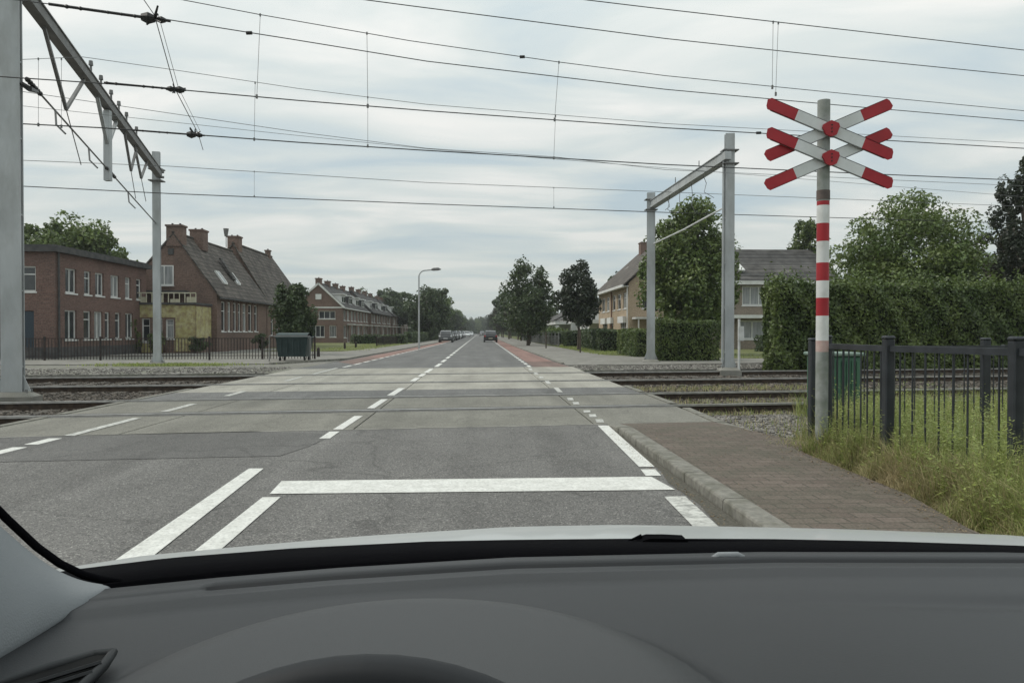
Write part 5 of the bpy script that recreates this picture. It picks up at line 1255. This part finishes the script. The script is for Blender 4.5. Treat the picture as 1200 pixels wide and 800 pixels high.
# right gantry
n1 = G(854, 434.5); f1 = G(762.5, 424)
gr_ = thing('catenary_gantry', (n1.x, n1.y, 0), 'smaller grey steel catenary gantry on the right side of the road', 'catenary gantry')
hpost(gr_, n1.x, n1.y, P(853, 157, n1.y).z, .30, .22, M_steel, ang=-.12); hpost(gr_, f1.x, f1.y, P(762, 226, f1.y).z, .34, .20, M_steel, ang=-.12)
a_ = P(850, 184, n1.y-.05); b2 = P(764, 240, f1.y); m = MB(); m.beam(a_+(a_-b2)*.03, b2-(a_-b2)*.03, .22, .26); m.beam(a_+Vector((0, 0, .15)), b2+Vector((0, 0, .15)), .3, .025); m.beam(a_-Vector((0, 0, .15)), b2-Vector((0, 0, .15)), .3, .025); m.build('beam', M_steel, gr_)
for cx_, cy_, zz_ in ((n1.x, n1.y, a_.z+.20), (n1.x, n1.y, a_.z-.24), (f1.x, f1.y, b2.z-.24), (f1.x, f1.y, b2.z+.2)):
    m = MB(); m.box(cx_-.26, cx_+.26, cy_-.2, cy_+.2, zz_, zz_+.035); m.build('bracket', M_steeld, gr_)
c1 = P(847, 244, n1.y); c2 = P(765, 286, f1.y); m = MB(); m.tube([c1, lerp(c1, c2, .5)+Vector((0, 0, -.05)), c2], .03, 6)
m.build('cross_rod', M_signw, gr_)
m = MB(); m.tube([(n1.x-.24, n1.y-.05, .3), (n1.x-.22, n1.y-.05, 7.0)], .035, 6); m.build('conduit', M_steel, gr_)
for ta, dz, dxx in ((.25, .8, .4), (.4, 1.1, .15), (.55, .9, -.1), (.75, .6, .3), (.7, .55, -.2)):
    m = MB(); p = lerp(a_, b2, ta)+Vector((0, 0, -.14)); m.tube([p, p+Vector((dxx*.3, 0, -dz*.35)), p+Vector((dxx*.1, 0, -dz*.75)), p+Vector((dxx, 0, -dz))], .012, 5); m.build('hanger', M_steeld, gr_)
for ta in (.3, .62): m = MB(); p = lerp(a_, b2, ta)+Vector((0, 0, .13)); m.tube([p, p+Vector((0, 0, .35))], .018, 5); m.build('spike', M_steeld, gr_)

# ------------------------------------------------------------------ overhead wires
KW = 0.2
wires = [
 ('w2', 13.2, .009, M_wire, [(560, -18), (685, 0), (760, 9), (980, 34), (1200, 59)], 'topmost overhead wire crossing the upper right corner'),
 ('w1', 13.6, .009, M_wire, [(427, 0), (480, 7), (780, 45.5), (980, 67), (1200, 89)], 'second highest overhead wire, leaving the top edge left of centre'),
 ('w3', 14.8, .008, M_wire, [(213, 0), (305, 17.5), (480, 48), (655, 73), (780, 89), (1000, 111), (1200, 130)], 'overhead wire starting at the top edge above the left gantry beam'),
 ('w4', 13.9, .009, M_wire, [(57, 5), (182, 21), (340, 46), (500, 72), (780, 105), (1000, 125), (1200, 142)], 'overhead wire with the topmost dark clamp near the left gantry'),
 ('w5', 18.4, .007, M_wirel, [(25, 70), (97, 67), (203, 82), (350, 104), (500, 122.5), (780, 145), (1000, 157), (1200, 168)], 'pale thin messenger wire just above the middle contact wire'),
 ('w6', 14.8, .011, M_wire, [(0, 90), (120, 98), (217, 106), (350, 118), (500, 130), (780, 150), (1000, 162.5), (1200, 174)], 'dark contact wire with the middle clamp, passing behind the crossbuck'),
 ('w7', 24.5, .009, M_wirel, [(200, 133), (350, 155), (500, 174), (650, 184), (780, 199), (1200, 218)], 'pale wire converging with the strong middle contact wire from above'),
 ('w8', 18.4, .014, M_wire, [(0, 144), (120, 150), (200, 156), (350, 167), (500, 176.5), (780, 193), (1000, 203), (1200, 211.6)], 'strongest dark contact wire with the lowest clamp, at mid sky height'),
 ('w9', 27.0, .010, M_wirel, [(27, 188), (200, 195), (500, 214), (780, 225), (1200, 242)], 'faint pale wire second from the bottom of the sky'),
 ('w10', 27.0, .015, M_wire, [(0, 217), (200, 227), (500, 239), (780, 249), (1200, 262)], 'lowest dark overhead wire, just above the tree tops'),
 ('w11', 20.5, .006, M_wirel, [(200, 143), (330, 157), (500, 174.5), (780, 197)], 'hair thin pale wire crossing under the strong middle wire'),
]
WO = {}
for nm, Y0, r_, m_, pl, lab in wires:
    ps = [PK(u, v, Y0, KW) for u, v in pl]
    s0 = ps[0]+(ps[0]-ps[1]).normalized()*14; s1 = ps[-1]+(ps[-1]-ps[-2]).normalized()*14
    m = MB(); m.tube([s0]+ps+[s1], r_, 5); mid = ps[len(ps)//2]
    o = m.build('overhead_wire', m_, org=mid); tag(o, lab, 'wire'); WO[nm] = (o, Y0)
def dropper(nm, u, v0, v1, nm2=None, du=0):
    o, Y0 = WO[nm]; m = MB(); a_ = PK(u, v0, Y0, KW); b2 = PK(u+du, v1, Y0, KW); m.tube([a_, b2], .0045, 4); m.tube([b2+Vector((0, 0, .03)), b2-Vector((0, 0, .04))], .022, 5); m.tube([a_+Vector((0, 0, .02)), a_-Vector((0, 0, .03))], .016, 5)
    m.build('dropper', M_wirel if v0 > 60 else M_steeld, o)
dropper('w3', 305, 17.5, 113, du=-4); dropper('w3', 430, 39, 124, du=1); dropper('w3', 655, 73, 140, du=-5)
dropper('w5', 299, 97, 163, du=-1); dropper('w5', 431, 114, 171); dropper('w5', 651, 136, 185, du=-2)
dropper('w9', 298, 201, 230); dropper('w9', 649, 220, 243); dropper('w2', 906, 26, 102, du=-1); dropper('w2', 912, 27, 110, du=-3)
dropper('w5', 45, 69, 146); dropper('w5', 72, 69, 148)
def clamp(nm, u0, v0, u1, v1, seed, big=1.0):
    o, Y0 = WO[nm]; g = random.Random(seed); m = MB(); a_ = PK(u0, v0, Y0, KW); b2 = PK(u1, v1, Y0, KW); n = 9
    m.tube([a_, b2], .018*big, 6)
    for k in range(n):
        t_ = (k+.3)/n; p = lerp(a_, b2, t_); s = big*(.028+.05*(t_ > .72))*g.uniform(.6, 1.2)
        m.tube([p-(b2-a_).normalized()*s, p, p+(b2-a_).normalized()*s], [s*.5, s*.9, s*.5], 7)
    e_ = lerp(a_, b2, .86)
    for k in range(7): d_ = Vector((g.uniform(-.16, .16), g.uniform(-.1, .1), g.uniform(-.09, .16)))*big; m.tube([e_+d_*.2, e_+d_], [.018*big, .012*big], 5)
    m.build('clamp', M_bolt, o)
clamp('w4', 57, 5, 200, 25, 1, 1.3); clamp('w6', 122, 97, 218, 106, 2, 1.0); clamp('w8', 155, 152.5, 240, 159, 3, 1.1)
for nm, u_, v_ in (('w4', 292, 39), ('w6', 889, 156), ('w8', 933, 199.5), ('w3', 612, 67)):
    o, Y0 = WO[nm]; p = PK(u_, v_, Y0, KW); m = MB(); m.tube([p+Vector((-.05, 0, 0)), p+Vector((.05, 0, .005))], .03, 6); m.build('splice', M_bolt, o)
# registration cable linking the three clamps
m = MB(); pts = [PK(163, -8, 13.9, KW), PK(181, 18, 13.9, KW), PK(205, 104, 14.8, KW), PK(232, 156, 18.4, KW), PK(238, 176, 18.4, KW)]; m.tube(pts, .008, 5); m.tube([p+Vector((.06, 0, .02)) for p in pts[1:4]], .005, 4)
tag(m.build('span_cable', M_steeld, org=pts[2]), 'thin cable hanging down through the three clamps near the left gantry', 'cable')

# ------------------------------------------------------------------ other cars on the road
def make_car(name, loc, paint, label, rz=0, rear=True, L_=4.2, Wd=1.78, Ht=1.5, group=None):
    t = thing(name, (0, 0, 0), label, 'car', group)
    # body: stations along y (0 = end facing -Y), each a ring in x/z
    st = [(-L_/2, .42, .30, .78), (-L_/2+.08, .46, .22, .92), (-L_/2+.5, .49, .2, .98), (-L_/2+1.3, .5, .2, .96), (0, .5, .2, .95), (L_/2-1.2, .5, .2, .93), (L_/2-.5, .48, .22, .82), (L_/2-.08, .44, .26, .70), (L_/2, .40, .32, .62)]
    rows = []
    for y, hw, zb, zt in st:
        w_ = hw*Wd; rows.append([(-w_*.92, y, zb), (-w_, y, zb+.12), (-w_, y, zb+.38), (-w_*.93, y, zt-.05), (-w_*.84, y, zt), (w_*.84, y, zt), (w_*.93, y, zt-.05), (w_, y, zb+.38), (w_, y, zb+.12), (w_*.92, y, zb)])
    m = MB(); m.grid(rows, closed=True); n = len(rows[0]); m.face([i for i in range(n-1, -1, -1)]); k = (len(rows)-1)*n; m.face([k+i for i in range(n)])
    body = m.build('body', paint, t); smoothshade(body, 35)
    cab = [(-L_/2+.12, .40, .93, .95), (-L_/2+.45, .37, .94, Ht-.12), (-L_/2+.9, .365, .94, Ht), (0, .37, .94, Ht+.01), (L_/2-2.0, .365, .93, Ht-.1), (L_/2-1.15, .41, .90, .95)]
    rows = []
    for y, hw, zb, zt in cab: w_ = hw*Wd; wl = .45*Wd; rows.append([(-wl, y, zb), (-w_, y, zt-.05), (-w_*.88, y, zt), (w_*.88, y, zt), (w_, y, zt-.05), (wl, y, zb)])
    m = MB(); m.mi = 0
    idx = [m.add(r_) for r_ in rows]
    for i in range(len(rows)-1):
        for j in range(5):
            m.mi = 1 if (j in (0, 4) or (j == 2 and i in (0, 4))) else 0
            m.face([idx[i]+j, idx[i]+j+1, idx[i+1]+j+1, idx[i+1]+j])
    o = m.build('cabin', [paint, M_glass], t); smoothshade(o, 35)
    g = MB(); g.extr([(-.62*Wd/1.78, -L_/2+.17, 1.0), (.62*Wd/1.78, -L_/2+.17, 1.0), (.56*Wd/1.78, -L_/2+.40, Ht-.16), (-.56*Wd/1.78, -L_/2+.40, Ht-.16)], (0, -.03, .012)); g.build('rear_window' if rear else 'windscreen', M_glass, t)
    for sx in (-1, 1):
        for y in (-L_/2+.75, L_/2-.8):
            m = MB(); m.tube([(sx*(Wd/2-.2), y, .31), (sx*(Wd/2+.0), y, .31)], .31, 18); w_ = m.build('wheel', M_rubber, t)
            m = MB(); m.tube([(sx*(Wd/2-.01), y, .31), (sx*(Wd/2+.015), y, .31)], .19, 14); m.build('rim', M_steel, w_)
        m = MB(); m.bevbox(min(sx*.62, sx*.84), max(sx*.62, sx*.84), -L_/2-.03, -L_/2+.12, .68, .88, .03); m.build('tail_light' if rear else 'headlight', M_signr if rear else M_signw, t)
        m = MB(); m.bevbox(min(sx*.9, sx*1.05), max(sx*.9, sx*1.05), L_/2-1.65, L_/2-1.5, .98, 1.12, .02); m.build('mirror', paint, t)
    m = MB(); m.box(-.26, .26, -L_/2-.035, -L_/2-.005, .45, .56); m.build('number_plate', M_platey if rear else M_signw, t)
    m = MB(); m.bevbox(-.8, .8, -L_/2-.05, -L_/2+.1, .24, .42, .03); m.build('bumper', M_bolt, t)
    t.location = loc; t.rotation_euler.z = rz
    return t
M_platey = mat('pale_plate', (0.50, 0.47, 0.36), rough=.5)
M_carblk = mat('black_car_paint', (0.02, 0.022, 0.025), rough=.3, coat=.6, spec=.5)
M_cargry = mat('grey_car_paint', (0.07, 0.073, 0.076), rough=.35, coat=.6, spec=.5)
M_carslv = mat('silver_car_paint', (0.42, 0.43, 0.44), rough=.35, metallic=.3, coat=.6)
M_carwht = mat('white_car_paint', (0.7, 0.71, 0.71), rough=.4, coat=.5)
M_carred = mat('dark_red_car_paint', (0.16, 0.02, 0.02), rough=.35, coat=.5)
c1_ = make_car('car', (1.30, 98, 0), M_carblk, 'dark car driving away in the right lane of the far road')
make_car('car', (-4.35, 96, 0), M_cargry, 'dark grey car at the left kerb of the far road, nearest on that side', rear=False)
pc_ = [(-4.7, 112, M_carblk, 'black parked car directly behind the grey car on the left'), (-4.6, 120, M_cargry, 'grey parked car second in the left row'), (-4.6, 128, M_carslv, 'silver parked car third in the left row'), (-4.6, 137, M_carblk, 'black parked car fourth in the left row'),
       (-4.5, 148, M_carwht, 'white parked car fifth in the left row'), (-4.5, 160, M_cargry, 'grey parked car sixth in the left row'), (-4.4, 176, M_carslv, 'silver parked car seventh in the left row'), (-3.6, 200, M_carwht, 'white oncoming car small in the distance'),
       (-4.5, 230, M_carred, 'dark red parked car far down the left kerb'), (-3.3, 260, M_carwht, 'white car almost at the end of the road'), (2.3, 165, M_cargry, 'grey parked car far off at the right kerb'), (2.4, 190, M_carslv, 'silver parked car behind the far grey one, right kerb'), (2.2, 225, M_carblk, 'black car farthest down the right kerb'), (0.6, 250, M_carslv, 'silver car driving far ahead in the right lane')]
for x_, y_, m_, lab in pc_:
    t = copy_tree(c1_); t.location = (x_, y_, 0); t['label'] = lab; t['group'] = 'cars farther down the road'; t.rotation_euler.z = 0 if x_ > 0 else math.pi
    for ch in t.children:
        if ch.name.split('.')[0] in ('body', 'cabin', 'mirror'):
            ch.data = ch.data.copy(); ch.data.materials[0] = m_
# traffic sign plate far right
g_ = P(590, 389, 118); m = MB()

# ------------------------------------------------------------------ own car: bonnet, cowl, dashboard, pillar, wheel, roof
M_dash = mat('dashboard_plastic', (0.019, 0.0205, 0.0225), (0.027, 0.0285, 0.031), 1.6, 0.42, 0.10, 900, spec=0.30)
M_hoodlit = mat('instrument_hood_lit_tone', (0.041, 0.043, 0.045), (0.049, 0.051, 0.054), 1.5, 0.45, 0.10, 900, spec=0.35)  # light caught by the instrument hood, painted in as a paler grey
M_dash2 = mat('dashboard_dark_plastic', (0.025, 0.027, 0.029), rough=0.5, spec=0.3)
M_cowl = mat('black_cowl_rubber', (0.004, 0.004, 0.005), rough=0.9, spec=0.02)
M_trim = mat('pillar_trim_grey', (0.20, 0.215, 0.225), (0.23, 0.245, 0.255), 3, 0.6, 0.15, 500)
M_bonnet = mat('silver_bonnet_paint', (0.40, 0.415, 0.41), (0.44, 0.455, 0.45), 3, 0.42, metallic=0.2, coat=0.3, spec=.4)
M_wheel = mat('steering_leather', (0.022, 0.024, 0.027), rough=0.6, spec=.25)
M_void = mat('vent_black', (0.006, 0.006, 0.006), rough=.8)
car = thing('own_car', (0, 0, 0), 'silver car seen from its driver seat: grey dashboard, pillar trim and bonnet edge', 'car')
xs_ = np.linspace(-1.0, 1.25, 46)
def bz(x_): return float(np.interp(x_, [-1.0, -.81, -.65, -.45, -.23, .06, .27, .49, .74, 1.08, 1.25], [.125, .079, .054, .036, .018, .002, 0, .006, .015, .032, .06]))
rows = []
for y in np.linspace(1.06, 2.3, 26):
    rows.append([(x_, y, .951-.92*bz(x_)-.5*.87*max(0, y-1.2)**2*(1 if y < 1.8 else 1)) for x_ in xs_])
m = MB(); m.grid([r_[::-1] for r_ in rows]); o = m.build('bonnet', M_bonnet, car, smooth=True)
so_ = o.modifiers.new('s', 'SOLIDIFY'); so_.thickness = .02; so_.offset = 1
# cowl / windscreen base
def crv(tab, u): return float(np.interp(u, [a for a, _ in tab], [b_ for _, b_ in tab]))
CT = [(-200, 712), (0, 680), (85, 667), (200, 653), (350, 641.5), (500, 634), (600, 632), (750, 630.5), (900, 631), (1050, 634), (1200, 639), (1400, 650)]
CB = [(-200, 730), (0, 700), (130, 682), (250, 669), (400, 659.5), (500, 654), (600, 650.5), (750, 649), (900, 648.5), (1050, 650), (1200, 653), (1400, 662)]
us = np.linspace(-160, 1380, 50)
def yw(u): return float(np.interp(u, [-200, 0, 130, 250, 400, 600, 900, 1200, 1400], [.74, .80, .845, .88, .91, .945, .955, .94, .91]))
m = MB()
r0 = [P(u, crv(CT, u), yw(u)+.17)+Vector((0, .06, -.03)) for u in us]; r1 = [P(u, crv(CT, u), yw(u)+.17) for u in us]; r2 = [P(u, crv(CT, u)+.45*(crv(CB, u)-crv(CT, u)), yw(u)+.08) for u in us]; r3 = [P(u, crv(CB, u)+1.5, yw(u)+.01) for u in us]; r4 = [p+Vector((0, -.01, -.08)) for p in r3]
m.grid([r0, r1, r2, r3, r4]); o = m.build('cowl', M_cowl, car, smooth=True)
# dashboard
def dz_(x_, y_):
    z = 0.0
    e_ = ((x_+.055)/.255)**2+((y_-.52)/.25)**2            # instrument hood
    q_ = max(0, min(1, (1.18-e_)*1.5)); z += .034*q_*q_*(3-2*q_)
    z += -.006*math.exp(-((y_-(yF(x_)-.155-.02*math.sin(x_*3)))/.02)**2)*max(0, min(1, (x_-.25)*3))
    return z
xd = np.linspace(-.95, 1.2, 260)
def yF(x_): return float(np.interp(x_, [-.95, -.75, -.6, -.42, -.30, -.17, .04, .36, .67, .95, 1.2], [.60, .70, .775, .846, .882, .912, .945, .955, .94, .90, .84]))
offs = [(-.015, -.05), (0, -.008), (.008, .0), (.043, .001), (.0455, -.012), (.0505, -.012), (.053, .0), (.075, .0005), (.09, -.004), (.11, -.004)]
offs += [(v_, -.004) for v_ in np.linspace(.125, .60, 90)]
rows = []
for i, (of, dzz) in enumerate(offs):
    r_ = []
    for x_ in xd:
        y_ = yF(x_)-of
        g_in = 1 if (x_ > -.30) else 0
        if i in (4, 5) and not g_in: dzz2 = 0
        else: dzz2 = dzz
        z = 1.018+dzz2+(dz_(x_, y_) if i > 5 else 0)-.10*max(0, of-.42)
        z -= .35*max(0, -x_-.62)**1.5
        r_.append((x_, y_, z))
    rows.append(r_)
rows.append([(x_, yF(x_)-.62, .90) for x_ in xd]); rows.append([(x_, yF(x_)-.62, .55) for x_ in xd])
def in_hood(x_, y_): return ((x_+.055)/.255)**2+((y_-.52)/.25)**2 < 0.86  # area of the dashboard that takes the painted-in lit grey
m = MB(); hd = MB(); nw = len(xd); flat = [p for r_ in rows for p in r_]; m.v = flat; used = {}
for i in range(len(rows)-1):
    for j in range(nw-1):
        ids = [i*nw+j, i*nw+j+1, (i+1)*nw+j+1, (i+1)*nw+j]; c_ = flat[ids[0]]
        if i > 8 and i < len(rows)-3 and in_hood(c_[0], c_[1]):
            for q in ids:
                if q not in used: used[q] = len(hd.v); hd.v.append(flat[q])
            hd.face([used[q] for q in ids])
        else: m.face(ids)
dash = m.build('dashboard', M_dash, car, smooth=True); hd.build('instrument_hood', M_hoodlit, dash, smooth=True)
m = MB()
for u in (838, 851, 864): pass
p = P(853, 654.5, .93); m.tube([p+Vector((-.028, 0, -.004)), p+Vector((-.012, 0, .004)), p+Vector((.012, 0, .004)), p+Vector((.03, 0, -.004))], [.003, .005, .005, .003], 8); m.box(p.x-.016, p.x+.014, p.y-.012, p.y+.01, p.z-.012, p.z-.001)
m.build('sensor_clip', M_trim, car, smooth=True)
# side vent in the dashboard corner
vp = [(134, 760), (112, 762), (60, 777), (0, 797), (-60, 818), (-40, 850), (30, 840), (92, 806), (124, 774)]
vy = [.655, .652, .625, .60, .575, .545, .555, .59, .638]
V3 = [P(u-2, v+9, y)+Vector((0, 0, .003)) for (u, v), y in zip(vp, vy)]
m = MB(); m.tube(V3+[V3[0], V3[1]], .0045, 8, cap=False); vt = m.build('air_vent', M_dash2, car, smooth=True)
cen = sum(V3, Vector((0, 0, 0)))/len(V3); m = MB()
n = m.add([p+Vector((0, 0, .001)) for p in V3]); m.face([n+i for i in range(len(V3))][::-1]); m.build('vent_opening', M_void, vt)
m = MB()
for k in (.35, .6): m.tube([V3[4].lerp(V3[5], k)+Vector((0, 0, .003)), V3[0].lerp(V3[7], k)+Vector((0, 0, .003))], .002, 5)
m.build('vent_slat', M_dash2, vt)
# A-pillar trim
upc = [(134, 685, .862), (112, 682, .858), (90, 676.5, .853), (62, 663, .846), (35, 643.5, .838), (0, 611, .825), (-45, 566, .80), (-110, 480, .75), (-220, 320, .66), (-420, 20, .50), (-800, -520, .34)]
loc_ = [(133, 687, .855), (110, 703, .81), (86, 720, .775), (56, 742, .735), (28, 760, .70), (0, 777, .67), (-50, 802, .62), (-130, 780, .56), (-300, 660, .46), (-620, 380, .34), (-1250, -250, .22)]
A_ = [P(*a) for a in upc]; B2 = [P(*a) for a in loc_]; rows = []
for k in range(7):
    t_ = k/6; rows.append([a.lerp(b2, t_)+Vector((.022, -.012, .012))*math.sin(t_*math.pi)*min(1, i/4.0) for i, (a, b2) in enumerate(zip(A_, B2))])
m = MB(); m.grid(rows); pil = m.build('pillar_trim', M_trim, car, smooth=True)
sm = pil.modifiers.new('s', 'SOLIDIFY'); sm.thickness = .012; sm.offset = -1
ss = pil.modifiers.new('d', 'SUBSURF'); ss.levels = 2; ss.render_levels = 2
m = MB(); m.tube([p+Vector((.004, .006, .001)) for p in A_[:-1]], [.0035]+[.0045]*9, 8); m.build('window_seal', M_cowl, car, smooth=True)
# steering wheel
wt = P(428, 768, .43); tilt = math.radians(28); R_ = .186; rm = .0155
cw = wt-Vector((0, math.sin(tilt)*R_, math.cos(tilt)*R_))-Vector((0, 0, rm))
ring = [[cw+Vector((math.sin(a)*(R_+rm*math.cos(b_)), 0, 0))+Vector((0, math.sin(tilt), math.cos(tilt)))*(math.cos(a)*(R_+rm*math.cos(b_)))+Vector((0, -math.cos(tilt), math.sin(tilt)))*(rm*math.sin(b_)) for b_ in np.linspace(0, 2*math.pi, 15)] for a in np.linspace(0, 2*math.pi, 73)]
m = MB(); m.grid(ring); sw = m.build('steering_wheel', M_wheel, car, smooth=True)
m = MB(); m.tube([cw+Vector((0, -math.cos(tilt), math.sin(tilt)))*.03, cw, cw-Vector((0, -math.cos(tilt), math.sin(tilt)))*.03], [.055, .075, .07], 20)
m.beam(cw+Vector((-.17, 0, 0)), cw+Vector((.17, 0, 0)), .02, .035); m.beam(cw, cw-Vector((0, math.sin(tilt), math.cos(tilt)))*.17, .04, .02); m.tube([cw, cw-Vector((0, -math.cos(tilt), math.sin(tilt)))*.3], .03, 10)
m.build('wheel_hub', M_dash2, sw, smooth=False)
# wiper
m = MB()
wp = [P(742, 633, 1.10), P(750, 627.5, 1.10), P(757, 625.5, 1.10), P(778, 625.5, 1.10), P(799, 626.5, 1.10), P(803, 631, 1.10), P(800, 637.5, 1.10), P(750, 637, 1.10)]
m.extr(wp[::-1], (0, -.025, 0)); m.tube([P(735, 634, 1.09), P(752, 627.5, 1.09)], [.001, .003], 6)
m.tube([P(800, 634, 1.09), P(1000, 639, 1.10), P(1250, 650, 1.08)], .004, 6); m.build('wiper', M_cowl, car)
# roof and right pillar, out of frame above
rf = MB(); rf.grid([[(x_, y_, 1.60+.04*math.cos(x_*1.2)-.05*max(0, y_)) for x_ in np.linspace(-.62, 1.15, 12)] for y_ in np.linspace(.22, -1.4, 8)]); o = rf.build('roof', M_trim, car, smooth=True)
sm = o.modifiers.new('s', 'SOLIDIFY'); sm.thickness = .04; sm.offset = -1
m = MB(); m.tube([(1.22, .80, 1.0), (1.18, .55, 1.3), (1.12, .2, 1.6)], .04, 8); m.build('pillar_trim', M_trim, car, smooth=True)
